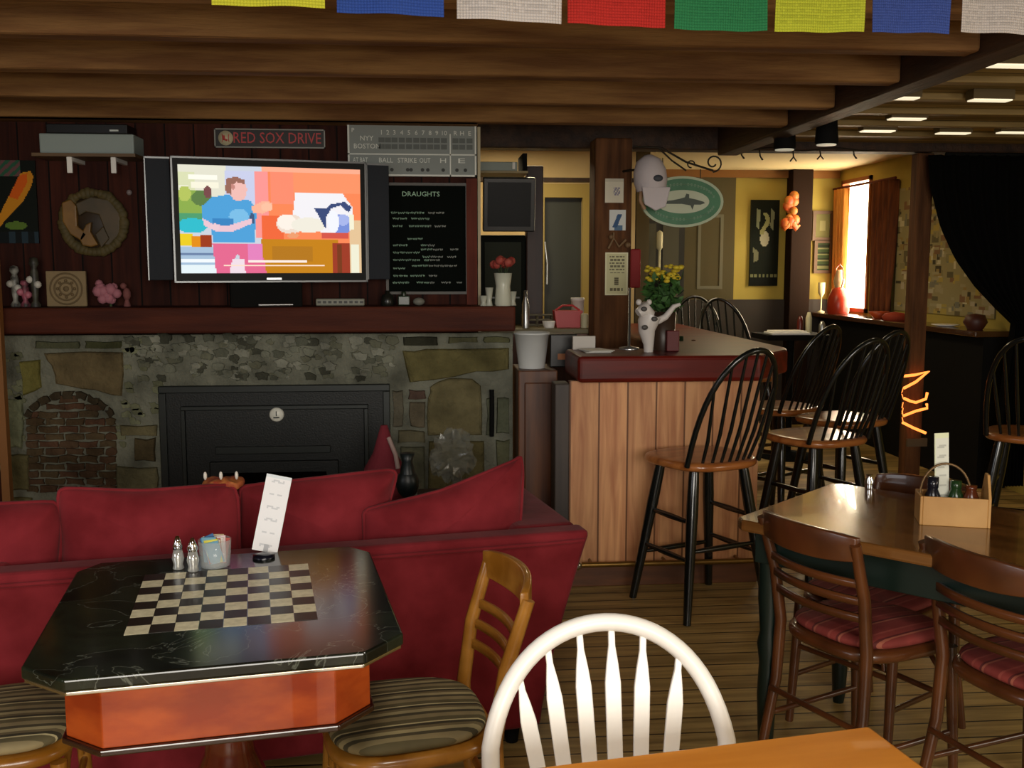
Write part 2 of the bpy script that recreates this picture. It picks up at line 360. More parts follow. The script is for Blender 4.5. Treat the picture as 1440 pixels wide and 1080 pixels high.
# posts
c, pw, _ = wallrect(836, 300, 888, 400, 5.72)
m = MB(); m.box(-pw/2, pw/2, 0, .2, 0, 2.215); post = tag(m.build('timber_post', postM, None, (c.x, 5.72, 0), bevel=.012), 'thick brown timber post with papers pinned on it, behind the bar corner', 'post')
pl = U(1284, 400, y=YH).x; pr = U(1306, 400, y=YH).x
m = MB(); m.box(pl, pr, YH, YH+.1, 0, 2.215); tag(m.build('timber_post', postM, bevel=.008), 'slim dark post wrapped in string lights beside the black curtain', 'post')
c, pw, _ = wallrect(1112, 300, 1141, 400, YB-.16)
m = MB(); m.box(c.x-pw/2, c.x+pw/2, YB-.16, YB, 0, 2.4); tag(m.build('timber_post', mat('far_post', '#24160e', .8, spec=.1), bevel=.008), 'dark brown post in the far yellow room with an orange ornament', 'post')
c, pw, _ = wallrect(740, 300, 764, 400, 6.47)
m = MB(); m.box(c.x-pw/2, c.x+pw/2, 6.47, 6.57, 0, U(750, 233, y=6.47).z); tag(m.build('timber_post', mat('redbrown_post', '#2b140c', .5, col2='#3a1d11', nscale=4, stretch=(5, 5, .5)), bevel=.008), 'reddish dark post just right of the wall-mounted television behind the bar', 'post')
# ---------------------------------------------------------------- fireplace
YS = 5.17
fp = thing('fireplace', 'rough stone fireplace surround under the long dark mantel', 'fireplace', (0, 0, 0))
x0 = U(5, 570, y=YS).x; x1 = U(721, 570, y=YS).x; zm = U(360, 469, y=YS).z
ix0 = U(226, 600, y=YS).x; ix1 = U(549, 600, y=YS).x; izt = U(390, 541, y=YS).z
mb = MB(); mb.col = hexc('#77786a')
mb.box(x0, ix0, YS, YW-.005, 0, zm-.004); mb.box(ix1, x1, YS, YW-.005, 0, zm-.004); mb.box(ix0, ix1, YS, YW-.005, izt, zm-.004)
stoneM = vmat('stone_faces', 0, .9, .9, 45)
mb.build('mortar', stoneM, fp)
sb = MB()
def stone(P, col, th=.02):
    q = [U(x, y, y=YS) for x, y in P]
    r = random.Random(len(sb.f)); pts = []
    n = len(q)
    for i in range(n):
        a, b = q[i], q[(i+1) % n]
        pts.append((a.x+r.uniform(-.004, .004), a.z+r.uniform(-.004, .004)))
        mid = (a+b)/2; pts.append((mid.x+r.uniform(-.008, .008), mid.z+r.uniform(-.008, .008)))
    sb.col = hexc(col)
    cx = sum(p[0] for p in pts)/len(pts); cz = sum(p[1] for p in pts)/len(pts)
    top = [(cx+(p[0]-cx)*.9, cz+(p[1]-cz)*.9) for p in pts]
    m_ = len(pts)
    vs = [(p[0], YS, p[1]) for p in pts]+[(p[0], YS-th*.7, p[1]) for p in [(cx+(p[0]-cx)*.97, cz+(p[1]-cz)*.97) for p in pts]]+[(p[0], YS-th, p[1]) for p in top]
    fs = [(i, (i+1) % m_, m_+(i+1) % m_, m_+i) for i in range(m_)]+[(m_+i, m_+(i+1) % m_, 2*m_+(i+1) % m_, 2*m_+i) for i in range(m_)]+[tuple(range(2*m_, 3*m_))]
    sb.add(vs, fs)
def R4(a, b, c, d_): return [(a, b), (c, b), (c, d_), (a, d_)]
g = '#6f6b4b'
for P, c_ in [
    (R4(50, 480, 112, 490), '#585a44'), (R4(120, 480, 172, 489), '#4c4e34'), ([(62, 497), (172, 495), (172, 556), (150, 553), (118, 546), (78, 540), (72, 512)], '#6a5d42'),
    ([(28, 508), (58, 506), (60, 545), (34, 557)], '#76703c'), (R4(12, 640, 42, 690), '#6b6444'), (R4(15, 700, 45, 760), '#6b6444'), (R4(12, 560, 32, 630), '#7c8064'),
    (R4(170, 598, 222, 612), '#6b6449'), (R4(190, 616, 219, 648), '#514732'), (R4(165, 656, 222, 690), '#6f6a50'), (R4(165, 700, 222, 760), '#66604a'),
    (R4(567, 474, 616, 486), '#35352a'), (R4(630, 474, 672, 482), '#595840'), (R4(680, 474, 716, 482), '#5d5d42'),
    ([(566, 494), (600, 490), (716, 490), (716, 520), (670, 522), (640, 530), (576, 538)], '#6b6440'),
    (R4(575, 548, 598, 561), '#5f4c42'), (R4(577, 566, 598, 600), '#6e6552'), (R4(560, 606, 598, 622), '#6b6650'), (R4(562, 628, 598, 690), '#646451'),
    ([(602, 560), (604, 545), (616, 536), (640, 531), (664, 533), (676, 542), (678, 612), (602, 612)], '#746c4d'),
    (R4(602, 620, 680, 700), '#68603f'), (R4(698, 618, 717, 690), '#5f6049'), (R4(684, 560, 690, 612), '#5c5f4d'), (R4(698, 560, 717, 610), '#5e624f'),
    (R4(552, 548, 566, 600), '#666152'), (R4(600, 705, 715, 780), '#6b6450'), (R4(560, 700, 596, 780), '#5d5a48')]:
    stone(P, c_, .022)
# arched brick infill left
r = random.Random(3)
for row in range(14):
    yb = 692-row*10.5
    if yb < 556: break
    xx = 40+(row % 2)*9-12
    while xx < 165:
        a_, b_ = max(38, xx), min(164, xx+26)
        yt = yb-9
        lim = 552+((a_+b_)/2-98)**2/60**2*34
        if b_-a_ > 5 and yt > lim: stone(R4(a_, yt, b_, yb), r.choice(['#574433', '#52422f', '#5c4232', '#564834', '#554030']), .012)
        xx += 28
for i in range(9):     # arch rim stones
    a0 = PI*(.08+.84*i/9); a1 = PI*(.08+.84*(i+1)/9-.012)
    P = [(98-66*math.cos(a0), 596-46*math.sin(a0)), (98-66*math.cos(a1), 596-46*math.sin(a1)), (98-58*math.cos(a1), 598-38*math.sin(a1)), (98-58*math.cos(a0), 598-38*math.sin(a0))]
    stone(P, '#41382a', .016)
for i in range(160):   # rubble render over the insert
    px = r.uniform(172, 555); py = r.uniform(474, 533); s_ = r.uniform(4, 11)
    stone([(px-s_, py-s_*.5), (px, py-s_*.7), (px+s_, py-s_*.3), (px+s_*.8, py+s_*.5), (px-s_*.6, py+s_*.5)], r.choice(['#7a7c6d', '#5d5f52', '#8a8b7d', '#6b6c5b', '#4a4b40']), r.uniform(.006, .014))
for i in range(60):
    px = r.choice([r.uniform(165, 222), r.uniform(6, 36)]); py = r.uniform(480, 690); s_ = r.uniform(4, 9)
    stone([(px-s_, py-s_*.5), (px, py-s_*.7), (px+s_*.7, py-s_*.3), (px+s_*.8, py+s_*.5), (px-s_*.6, py+s_*.5)], r.choice(['#77795f', '#6a6c55', '#808368']), .007)
sb.build('stonework', stoneM, fp)
a = U(691, 547, y=YS-.01); b = U(691, 612, y=YS-.01)
s1 = MB(); s1.tube([(a.x, a.y-.03, a.z), (a.x, a.y-.045, (a.z+b.z)/2), (b.x, b.y-.03, b.z)], .012); o = s1.build('poker', blackm); tag(o, 'black iron poker hanging upright on the right of the stone fireplace', 'poker')
# mantel shelf
mz0, mz1 = U(360, 468, y=4.98).z, U(360, 432, y=4.98).z
mxr = U(725, 450, y=4.98).x
m = MB(); m.box(-2.6, mxr, 4.98, YS-.002, mz0, mz1); m.box(-2.6, XE, YS-.002, YW, zm, mz1)
mo = tag(m.build('mantel_shelf', mantelM, bevel=.01), 'long dark reddish mantel shelf above the stone fireplace', 'mantel shelf')
MZ = mz1
# stove insert
st = thing('stove_insert', 'black cast iron stove insert set in the stone fireplace', 'stove', ((ix0+ix1)/2, YS, 0))
hw = (ix1-ix0)/2
def zz(y): return U(390, y, y=YS).z
b_ = MB(); b_.box(-hw, hw, -.015, .07, .05, izt); b_.build('surround', cast, st, bevel=.005)
b_ = MB(); b_.box(-hw, hw, -.03, -.015, izt-.035, izt); b_.box(-hw, -hw+.035, -.03, -.015, .05, izt-.035); b_.box(hw-.035, hw, -.03, -.015, .05, izt-.035); b_.build('outer_trim', castl, st, bevel=.004)
i1 = .11
b_ = MB(); zt_ = izt-.1
b_.box(-hw+i1, hw-i1, -.05, -.015, zt_-.02, zt_); b_.box(-hw+i1, -hw+i1+.02, -.05, -.015, .05, zt_-.02); b_.box(hw-i1-.02, hw-i1, -.05, -.015, .05, zt_-.02); b_.build('inner_trim', castl, st, bevel=.003)
b_ = MB(); b_.box(-hw+i1+.02, hw-i1-.02, -.04, -.016, .05, zt_-.02)
b_.build('front_panel', cast, st, bevel=.003)
xa, xb = U(306, 630, y=YS).x-(ix0+ix1)/2, U(466, 630, y=YS).x-(ix0+ix1)/2
b_ = MB(); b_.box(xa, xb, -.06, -.041, zz(635), zz(625)); b_.build('vent_bar', castl, st, bevel=.003)
b_ = MB(); b_.box(xa-.03, xb+.04, -.07, -.041, .08, zz(645)); dr = b_.build('door', cast, st, bevel=.006)
b_ = MB(); b_.box(xa+.03, xb-.02, -.074, -.0705, .14, zz(660)); b_.build('glass', mat('stove_glass', '#050505', .08), dr)
cx = U(391, 581, y=YS).x-(ix0+ix1)/2
b_ = MB(); b_.lathe([(.036, 0), (.036, .012), (.03, .02), (0, .02)], (cx, -.041, zz(581)), 20, Matrix.Rotation(PI/2, 3, 'X')); tm = b_.build('thermometer', mat('gauge_white', '#e8e8dc', .4), st)
b_ = MB(); b_.obox((cx, -.063, zz(581)+.006), (.004, .003, .024)); b_.obox((cx, -.0625, zz(581)-.014), (.03, .002, .006)); b_.build('gauge_needle', castl, tm)
# ---------------------------------------------------------------- television
tl, tr = U(205, 300, y=4.95), U(548, 300, y=5.12)
# plan: left end nearer than right end
pL, pR = U(205, 300, d=4.72), U(548, 300, d=5.08)
TA = math.atan2(pR.y-pL.y, pR.x-pL.x); TW = (Vector((pR.x, pR.y))-Vector((pL.x, pL.y))).length
print('TV', TW, math.degrees(TA), pL, pR)
pC = (pL+pR)/2
tb = U(378, 397, y=pC.y).z; tt = U(378, 224, y=pC.y).z
tv = thing('television', 'large flat television with side speakers, switched on, on the mantel', 'television', (pC.x, pC.y, MZ), TA)
def tvx(px):
    r_ = ray(px, 300); ux, uy = math.cos(TA), math.sin(TA)
    den = r_.x*uy-r_.y*ux; t_ = (pC.x*uy-pC.y*ux)/den
    P_ = r_*t_; return (P_.x-pC.x)*ux+(P_.y-pC.y)*uy
xs = [tvx(v) for v in (205, 242, 252, 507, 515, 548)]
h0, h1 = tb-MZ, tt-MZ
b_ = MB(); b_.box(xs[1], xs[4], 0, .09, h0, h1); b_.build('housing', mat('tv_graphite', '#1c1d1d', .5, spec=.2), tv, bevel=.006)
b_ = MB(); b_.box(xs[1], xs[4], -.014, 0, h1-.008, h1); b_.box(xs[1], xs[4], -.014, 0, h0, h0+.008); b_.box(xs[1], xs[1]+.008, -.014, 0, h0, h1); b_.box(xs[4]-.008, xs[4], -.014, 0, h0, h1)
b_.build('rim', mat('tv_rim', '#77797a', .35, metal=.5), tv)
b_ = MB(); sz0 = U(380, 384, y=pC.y).z-MZ; sz1 = U(380, 232+3, y=pC.y).z-MZ
b_.box(xs[1]+.008, xs[2], -.008, 0, h0+.008, h1-.008); b_.box(xs[3], xs[4]-.008, -.008, 0, h0+.008, h1-.008); b_.box(xs[2], xs[3], -.008, 0, sz1, h1-.008); b_.box(xs[2], xs[3], -.008, 0, h0+.008, sz0)
b_.build('bezel', mat('tv_bezel', '#1a1b1a', .5, spec=.15), tv)
for (a, c, nm) in ((xs[0], xs[1]-.004, 'l'), (xs[4]+.004, xs[5], 'r')):
    b_ = MB(); b_.box(a, c, .005, .08, h0+.012, h1-.004); sp_ = b_.build('speaker', mat('tv_speaker_cloth', '#32353a', .9, spec=.1, bump=.2, bscale=300), tv, bevel=.006)
    b_ = MB(); b_.box(a, c, .0, .005, h1-.012, h1-.004); b_.box(a, a+.005, .0, .005, h0+.012, h1-.004); b_.build('speaker_edge', MATS['tv_rim'], sp_)
b_ = MB(); b_.box(-.035, .035, -.018, -.0145, h0+.012, h0+.022); b_.build('badge', silver, tv)
b_ = MB(); hx = (tvx(320)+tvx(422))/2; hw2 = (tvx(422)-tvx(320))/2
b_.box(hx-hw2, hx+hw2, -.02, .07, .0, h0-.002); b_.build('stand', blackm, tv, bevel=.008)
b_ = MB(); b_.tube([(hx-.04+.16*t_/8, -.03, .012+.0*t_) for t_ in range(9)], .006, 8); b_.build('stand_trim', silver, tv)
# screen picture (crop coordinates 190..1105 x 295..840)
def E_(cx_, cy_, rx, ry, n=14): return [(cx_+rx*math.cos(2*PI*k/n), cy_+ry*math.sin(2*PI*k/n)) for k in range(n)]
def Q(a, b, c, d_): return [(a, b), (c, b), (c, d_), (a, d_)]
SH = [(Q(190, 295, 600, 840), '#cfd6e2'), (Q(190, 295, 420, 600), '#e8e6d2'), (Q(190, 330, 270, 470), '#dfe3b8'), (Q(240, 345, 380, 370), '#fffef0'), (Q(250, 380, 385, 410), '#fbf7e0'),
      (Q(190, 400, 240, 450), '#f2f0da'), (Q(190, 420, 330, 580), '#8fb04e'), (E_(300, 460, 50, 40), '#5f7f46'), (E_(220, 440, 30, 40), '#b8c860'), (E_(330, 430, 20, 30), '#7a4a4a'), (Q(190, 540, 300, 580), '#50a070'),
      (E_(250, 600, 75, 38), '#2fc0d0'), (Q(190, 640, 250, 700), '#f0d020'), (Q(245, 650, 290, 705), '#e89010'), (Q(290, 645, 345, 705), '#a03a18'), (Q(190, 705, 370, 840), '#a9c3dc'), (Q(190, 735, 370, 750), '#6f86ab'), (Q(190, 770, 370, 785), '#f5fbff'), (Q(190, 800, 400, 840), '#e9f6fa'),
      (Q(415, 320, 560, 480), '#cdd2ee'), (Q(565, 318, 640, 660), '#ff9a96'), (Q(630, 318, 1105, 680), '#ff8a58'), (Q(640, 318, 760, 480), '#ff8f70'), (Q(590, 545, 700, 670), '#f56a3c'), (Q(760, 318, 1105, 420), '#ff9668'),
      (Q(585, 662, 980, 840), '#c98414'), (Q(640, 700, 850, 780), '#b8791a'), (Q(950, 680, 1060, 840), '#a03a24'), (Q(1045, 560, 1105, 840), '#e9c79a'), (Q(1050, 690, 1090, 840), '#f3f1d8'), (Q(975, 690, 1000, 840), '#7a3a1a'),
      ([(765, 425), (1010, 420), (1030, 450), (1060, 490), (1060, 600), (1020, 640), (930, 640), (800, 590), (750, 545)], '#f7f4f8'), (E_(735, 585, 70, 52), '#f1dfd0'), (E_(720, 575, 50, 40), '#fff4e8'), (E_(830, 590, 90, 40), '#f4efe0'),
      ([(860, 500), (925, 500), (945, 480), (1020, 465), (1060, 495), (1040, 520), (1000, 485), (950, 500), (925, 545), (918, 610), (895, 560)], '#3a4a7a'), (E_(1000, 585, 55, 55), '#7a92dc'), (E_(1010, 560, 38, 30), '#aab8ee'), (E_(960, 570, 30, 60), '#f6f8ff'), (Q(1045, 530, 1070, 610), '#f8f4d8'), (Q(900, 630, 1040, 660), '#d8564a'), (E_(750, 645, 30, 15), '#f2a070'),
      ([(345, 690), (440, 690), (560, 690), (600, 770), (610, 840), (500, 840), (470, 740), (440, 780), (425, 840), (360, 840)], '#e86a92'), ([(440, 770), (500, 770), (505, 840), (425, 840)], '#f3e0ea'), (Q(520, 690, 590, 780), '#e884c0'),
      ([(300, 500), (350, 455), (430, 440), (540, 470), (570, 520), (560, 600), (555, 680), (350, 680), (340, 600), (300, 560)], '#4fa3dc'), (E_(480, 550, 50, 40), '#7cc0ea'), (Q(350, 560, 450, 600), '#3a86c4'), (E_(545, 560, 14, 28), '#3f5a80'),
      ([(300, 560), (350, 590), (420, 600), (540, 560), (545, 585), (440, 630), (370, 630), (310, 600)], '#efc8d4'), ([(540, 500), (600, 470), (650, 475), (650, 510), (600, 535), (550, 530)], '#ffb89a'), (E_(620, 500, 30, 22), '#ffc4a4'), (E_(360, 605, 22, 18), '#f0cdd6'),
      (E_(480, 415, 44, 58), '#f5c0b8'), ([(415, 410), (425, 360), (470, 348), (515, 365), (512, 385), (470, 375), (450, 400), (445, 440), (420, 430)], '#9a6a5c'), (E_(455, 400, 10, 14), '#c98a80'),
      (Q(520, 773, 820, 786), '#fff0e6'), (Q(400, 796, 910, 806), '#ffe2cc')]
def tvp(u, v):
    x = 190+915*u; y = 295+545*v+(v-.5)*0; c_ = '#ffffff'
    for P, cc in SH:
        if inpoly(x, y, P): c_ = cc
    if y < 318 and x > 600: c_ = '#ffb090'
    return c_
sx0, sx1 = xs[2], xs[3]
b_ = MB(); b_.box(sx0, sx1, -.003, 0, sz0, sz1); picture(b_, sx1-sx0, sz1-sz0, 150, 90, tvp, -.0035, 0)
sn = len(b_.v)
for i in range(8, sn): v_ = b_.v[i]; b_.v[i] = (v_[0]+(sx0+sx1)/2, v_[1], v_[2]+sz0)
b_.build('screen', vmat('screen_picture', 1.0), tv)
# ---------------------------------------------------------------- things on the boarded wall
wc, ww, wh = wallrect(489, 173, 670, 248, YW-.03)
sb_ = thing('scoreboard_sign', 'grey baseball scoreboard sign with white frame above the television', 'sign', (wc.x, YW-.0, wc.z))
b_ = MB(); b_.box(-ww/2, ww/2, -.03, -.002, 0, wh); b_.build('board', mat('score_grey', '#868d89', .6), sb_)
wl = mat('sign_white', '#dcdfd6', .5)
b_ = MB(); th = .009
for q in ((-ww/2, -ww/2+th, 0, wh), (ww/2-th, ww/2, 0, wh), (-ww/2, ww/2, 0, th), (-ww/2, ww/2, wh-th, wh), (-ww/2, ww/2, wh*.40, wh*.40+.006), (ww*.29, ww*.29+.006, 0, wh*.8)): b_.box(q[0], q[1], -.035, -.03, q[2], q[3])
b_.build('frame', wl, sb_)
def sx(c): return -ww/2+ww*(c-35)/650      # crop px -> local
def szz(c): return wh*(1-(c-85)/270)
for i, ch in enumerate('12345678910RHE'.replace('10', 'A')):
    ch = {'A': '10'}.get(ch, ch); text(ch, .032, wl, sb_, (sx([205, 237, 270, 307, 343, 380, 415, 450, 484, 520, 578, 612, 650][i]), -.031, szz(135)))
text('P', .03, wl, sb_, (sx(62), -.031, szz(125))); text('NYY', .034, wl, sb_, (sx(130), -.031, szz(165))); text('BOSTON', .034, wl, sb_, (sx(132), -.031, szz(205)), wid=.13)
for s_, a, b2 in (('AT BAT', 60, 135), ('BALL', 190, 260), ('STRIKE', 285, 380), ('OUT', 395, 450), ('H', 500, 530), ('E', 590, 625)):
    text(s_, .034, wl, sb_, ((sx(a)+sx(b2))/2, -.031, szz(275)), wid=sx(b2)-sx(a))
for c in (255, 335, 352, 410, 437, 515, 585, 628):
    b_ = MB(); b_.lathe([(.009, 0), (.009, .003)], (sx(c), -.03, szz(322)), 12, Matrix.Rotation(PI/2, 3, 'X')); b_.build('count_lamp', mat('slot_black', '#2a2d2b', .6), sb_)
b_ = MB()
for i in range(13):
    for rr in (172, 205):
        cc = [205, 237, 270, 307, 343, 380, 415, 450, 484, 520, 578, 612, 650][i]; b_.obox((sx(cc), -.031, szz(rr)), (.030, .002, .024))
b_.build('number_slots', mat('slot_dark', '#5d635f', .6), sb_)
wc, ww2, wh2 = wallrect(301, 181, 457, 208, YW-.02)
rs = thing('red_sox_sign', 'narrow street sign reading RED SOX DRIVE above the television', 'sign', (wc.x, YW, wc.z)); rs.name = 'street_sign'
b_ = MB(); b_.box(-ww2/2, ww2/2, -.012, -.002, 0, wh2); b_.build('plate', mat('sign_black', '#15100e', .5), rs)
b_ = MB(); t_ = .006
for q in ((-ww2/2, -ww2/2+t_, 0, wh2), (ww2/2-t_, ww2/2, 0, wh2), (-ww2/2, ww2/2, 0, t_), (-ww2/2, ww2/2, wh2-t_, wh2)): b_.box(q[0], q[1], -.016, -.012, q[2], q[3])
b_.build('border', mat('sign_silver', '#8f8f86', .4), rs)
text('RED SOX DRIVE', .075, mat('sign_red', '#c33a3a', .5), rs, (.035, -.013, wh2/2), wid=ww2*.79)
b_ = MB(); b_.lathe([(.036, 0), (.036, .003), (0, .003)], (-ww2/2+.055, -.012, wh2/2), 20, Matrix.Rotation(PI/2, 3, 'X')); lg = b_.build('emblem', mat('emblem_cream', '#c9bd9a', .5), rs)
b_ = MB(); Mx = Matrix.Rotation(PI/2, 3, 'X')
for sg in (-1, 1):
    b_.tube([(-ww2/2+.055+sg*(.022-.008*math.cos(a)), -.017, wh2/2+.024*math.sin(a)) for a in [-.9+.2*k for k in range(10)]], .0018, 6)
b_.tube([(-ww2/2+.055-.008, -.017, wh2/2+.012), (-ww2/2+.055-.008, -.017, wh2/2-.006), (-ww2/2+.055+.008, -.017, wh2/2-.012)], .005, 6)
b_.build('emblem_stitching', MATS['sign_red'], lg)
# blackboard
wc, ww3, wh3 = wallrect(546, 261, 655, 410, YW-.03)
bb = thing('chalkboard', 'black chalkboard menu with pale green chalk lines, right of the television', 'chalkboard', (wc.x, YW, wc.z))
b_ = MB(); b_.box(-ww3/2, ww3/2, -.02, -.002, 0, wh3); b_.build('slate', mat('slate_black', '#0a0e0b', .9, spec=.08), bb)
b_ = MB(); t_ = .014
for q in ((-ww3/2-t_, -ww3/2, -t_, wh3+t_), (ww3/2, ww3/2+t_, -t_, wh3+t_), (-ww3/2, ww3/2, -t_, 0), (-ww3/2, ww3/2, wh3, wh3+t_)): b_.box(q[0], q[1], -.03, -.002, q[2], q[3])
b_.build('frame', mat('board_frame', '#46413a', .5), bb)
chalk = mat('chalk_green', '#a9cdb4', .9); chalkw = mat('chalk_grey', '#b0b5ae', .9)
text('DRAUGHTS', .034, chalk, bb, (-.03, -.0205, wh3*.92), wid=ww3*.48)
r = random.Random(5); b_ = MB(); b2_ = MB()
for yy, segs in ((.745, ((.04, .46), (.52, .6), (.62, .72))), (.69, ((.06, .24), (.3, .53))), (.62, ((.06, .18), (.27, .55), (.6, .74))), (.50, ((.25, .44),)), (.44, ((.06, .24), (.42, .6))), (.40, ((.42, .7), (.8, .9))), (.37, ((.06, .4),)), (.33, ((.44, .7), (.76, .87))), (.30, ((.06, .4), (.46, .66))), (.245, ((.3, .88),)), (.22, ((.06, .22),)), (.15, ((.06, .24), (.28, .46), (.52, .62))), (.085, ((.05, .26), (.36, .6), (.68, .8), (.88, .96)))):
    for a, c in segs:
        x = a
        while x < c:
            e = min(c, x+r.uniform(.04, .09)); pts = []
            n_ = 7
            for k in range(n_): pts.append((-ww3/2+ww3*(x+(e-x)*k/(n_-1)), -.0205, wh3*yy+((-1)**k)*.006*r.uniform(.4, 1)))
            (b_ if x < .5 else b2_).tube(pts, .0022, 5); x = e+.015
b_.build('chalk_writing', chalk, bb); b2_.build('chalk_writing', chalkw, bb)
# upright red board right of the chalkboard
q0, q1 = U(656, 340, y=YW-.03), U(671, 340, y=YW-.03)
b_ = MB(); b_.box(q0.x, q1.x, -.035, 0, 0, U(660, 252, y=YW).z-MZ); o = b_.build('trim_3', redframe, None, (0, YW-.002, MZ)); struct(o)
q0, q1 = U(672, 340, y=YW-.01), U(676, 340, y=YW-.01)
b_ = MB(); b_.box(q0.x, q1.x, 0, .1, 0, 2.2); struct(b_.build('trim_4', mat('cream_edge', '#b5a98a', .6), None, (0, YW-.01, 0)))
# shelf with box
wc, ws, wz = wallrect(55, 188, 188, 216, YW-.2)
b_ = thing('wall_shelf', 'narrow shelf on two white brackets carrying a grey box near the ceiling', 'shelf', (wc.x, YW, wc.z))
zz0 = 0
m = MB(); m.box(-ws/2-.03, ws/2+.01, -.22, -.002, -.015, 0); m.build('board', mat('shelf_tan', '#6a5236', .6), b_)
for px in (97, 159):
    xx = U(px, 225, y=YW-.2).x-wc.x; m = MB(); m.box(xx-.012, xx+.012, -.2, -.185, -.09, -.015); m.box(xx-.012, xx+.012, -.185, -.002, -.035, -.015); m.build('bracket', white, b_, bevel=.003)
gb = MB(); gb.box(-ws/2, ws/2, -.2, -.02, 0, wz); o = gb.build('receiver', mat('grey_box', '#93a09c', .5), None, (wc.x, YW, wc.z+.0005), bevel=.006); tag(o, 'pale grey receiver box on the narrow shelf left of the television', 'box')
gb = MB(); gb.box(-ws/2+.02, ws/2-.02, -.198, -.195, wz*.25, wz*.42); gb.box(-ws/2+.05, -ws/2+.25, -.198, -.195, wz*.6, wz*.68); gb.build('front_strip', mat('grey_box_strip', '#b3c2c4', .5), o)
gb = MB(); gb.box(-ws/2+.03, ws/2-.03, -.19, -.03, 0, .045); o = gb.build('disc_player', black, None, (wc.x, YW, wc.z+wz+.002), bevel=.004); tag(o, 'flat black disc player on top of the grey box near the ceiling', 'player')
gb = MB(); gb.obox((ws/2-.09, -.192, .015), (.04, .004, .008)); gb.build('display', mat('lcd', '#c8d0cc', .4), o)
# round carved plaque
pc = U(131, 313, y=YW-.03); rad = (U(177, 313, y=YW).x-U(85, 313, y=YW).x)/2
pq = thing('round_plaque', 'round carved olive and gold plaque on the dark wall left of the television', 'plaque', (pc.x, YW, pc.z))
Mx = Matrix.Rotation(PI/2, 3, 'X')
m = MB(); m.lathe([(rad*.9, 0), (rad*.9, .02), (0, .02)], (0, -.002, 0), 40, Mx); m.build('disc', mat('plaque_dark', '#3a2a18', .6, col2='#2a2013', nscale=9), pq)
m = MB(); r = random.Random(2)
for k in range(44):
    a = 2*PI*k/44; m.ball((rad*.92*math.cos(a), -.028, rad*.92*math.sin(a)), .026, 8, (r.uniform(.7, 1.2), .6, r.uniform(.7, 1.2)))
m.build('wreath_rim', mat('plaque_olive', '#4a4120', .7, col2='#5e4f28', nscale=20), pq)
gold = mat('plaque_gold', '#8a6326', .45, col2='#6b4d20', nscale=10)
m = MB(); k_ = rad/.46
def pp(x, y): return ((x-131)/46*rad, -(y-313)/46*rad)
m.prism([pp(*q) for q in ((90, 285), (103, 280), (110, 290), (110, 318), (124, 330), (116, 340), (100, 330), (90, 312))], -.05, -.02, 'y')
m.prism([pp(*q) for q in ((112, 336), (122, 316), (130, 312), (128, 326), (138, 345), (128, 348), (116, 346))], -.05, -.02, 'y')
m.build('gold_relief', gold, pq, bevel=.006)
m = MB(); m.prism([pp(*q) for q in ((108, 286), (130, 276), (155, 280), (170, 300), (168, 330), (152, 346), (136, 344), (148, 326), (140, 302), (122, 298), (112, 304))], -.04, -.02, 'y')
m.prism([pp(*q) for q in ((134, 330), (146, 318), (154, 336), (142, 350))], -.05, -.02, 'y'); m.build('bronze_relief', mat('plaque_bronze', '#453a24', .5, col2='#57472c', nscale=12), pq, bevel=.006)
kc = U(183, 271, y=YW); m = MB(); m.ball((0, -.015, 0), .014, 10); o = m.build('round_wall_ornament', mat('knob_grey', '#8a7d7c', .4), None, (kc.x, YW, kc.z)); tag(o, 'small pale knob on the wall, up and right of the round plaque', 'ornament')
# tile
wc, ws, wz = wallrect(67, 382, 123, 432, YW-.1)
tl_ = thing('stone_tile', 'square tan tile with circular relief standing on the mantel', 'tile', (wc.x, YW-.1, MZ))
m = MB(); m.box(-ws/2, ws/2, -.02, 0, .001, wz); m.build('slab', mat('tile_tan', '#8e7a58', .8, bump=.2), tl_, bevel=.004)
m = MB()
for rr in (.075, .055, .03):
    m.tube([(rr*math.cos(2*PI*k/28), -.021, wz/2+rr*math.sin(2*PI*k/28)) for k in range(29)], .004, 6)
for k in range(8): m.ball((.04*math.cos(k*PI/4), -.021, wz/2+.04*math.sin(k*PI/4)), .008, 6)
m.ball((0, -.021, wz/2), .014, 8, (1, .4, 1)); m.build('relief', mat('tile_relief', '#6f5c3e', .8), tl_)
# pink ornament
oc = U(155, 405, y=YW-.12); m = MB(); r = random.Random(9)
for k in range(16): m.ball((r.uniform(-.05, .05), r.uniform(-.03, .01), r.uniform(.03, .12)), r.uniform(.018, .03), 7)
o = m.build('pink_flower', mat('dusty_pink', '#b0707c', .8), None, (oc.x, YW-.12, MZ)); 
m = MB(); m.tube([(0, 0, 0), (0, 0, .05)], .006); m.build('stem', mat('stem_green', '#3b4a2a', .8), o); tag(o, 'dusty pink flower ornament on the mantel right of the tan tile', 'flower')
oc = U(178, 408, y=YW-.12); m = MB(); m.ball((0, 0, .06), .02, 8, (1, 1, 1.6)); m.ball((-.015, 0, .1), .016, 8); m.lathe([(.018, 0), (.01, .03), (0, .06)], n=10); o = m.build('small_figurine', mat('faded_rose', '#7d4a47', .8), None, (oc.x, YW-.12, MZ)); tag(o, 'small faded rose figurine beside the pink flower on the mantel', 'figurine')
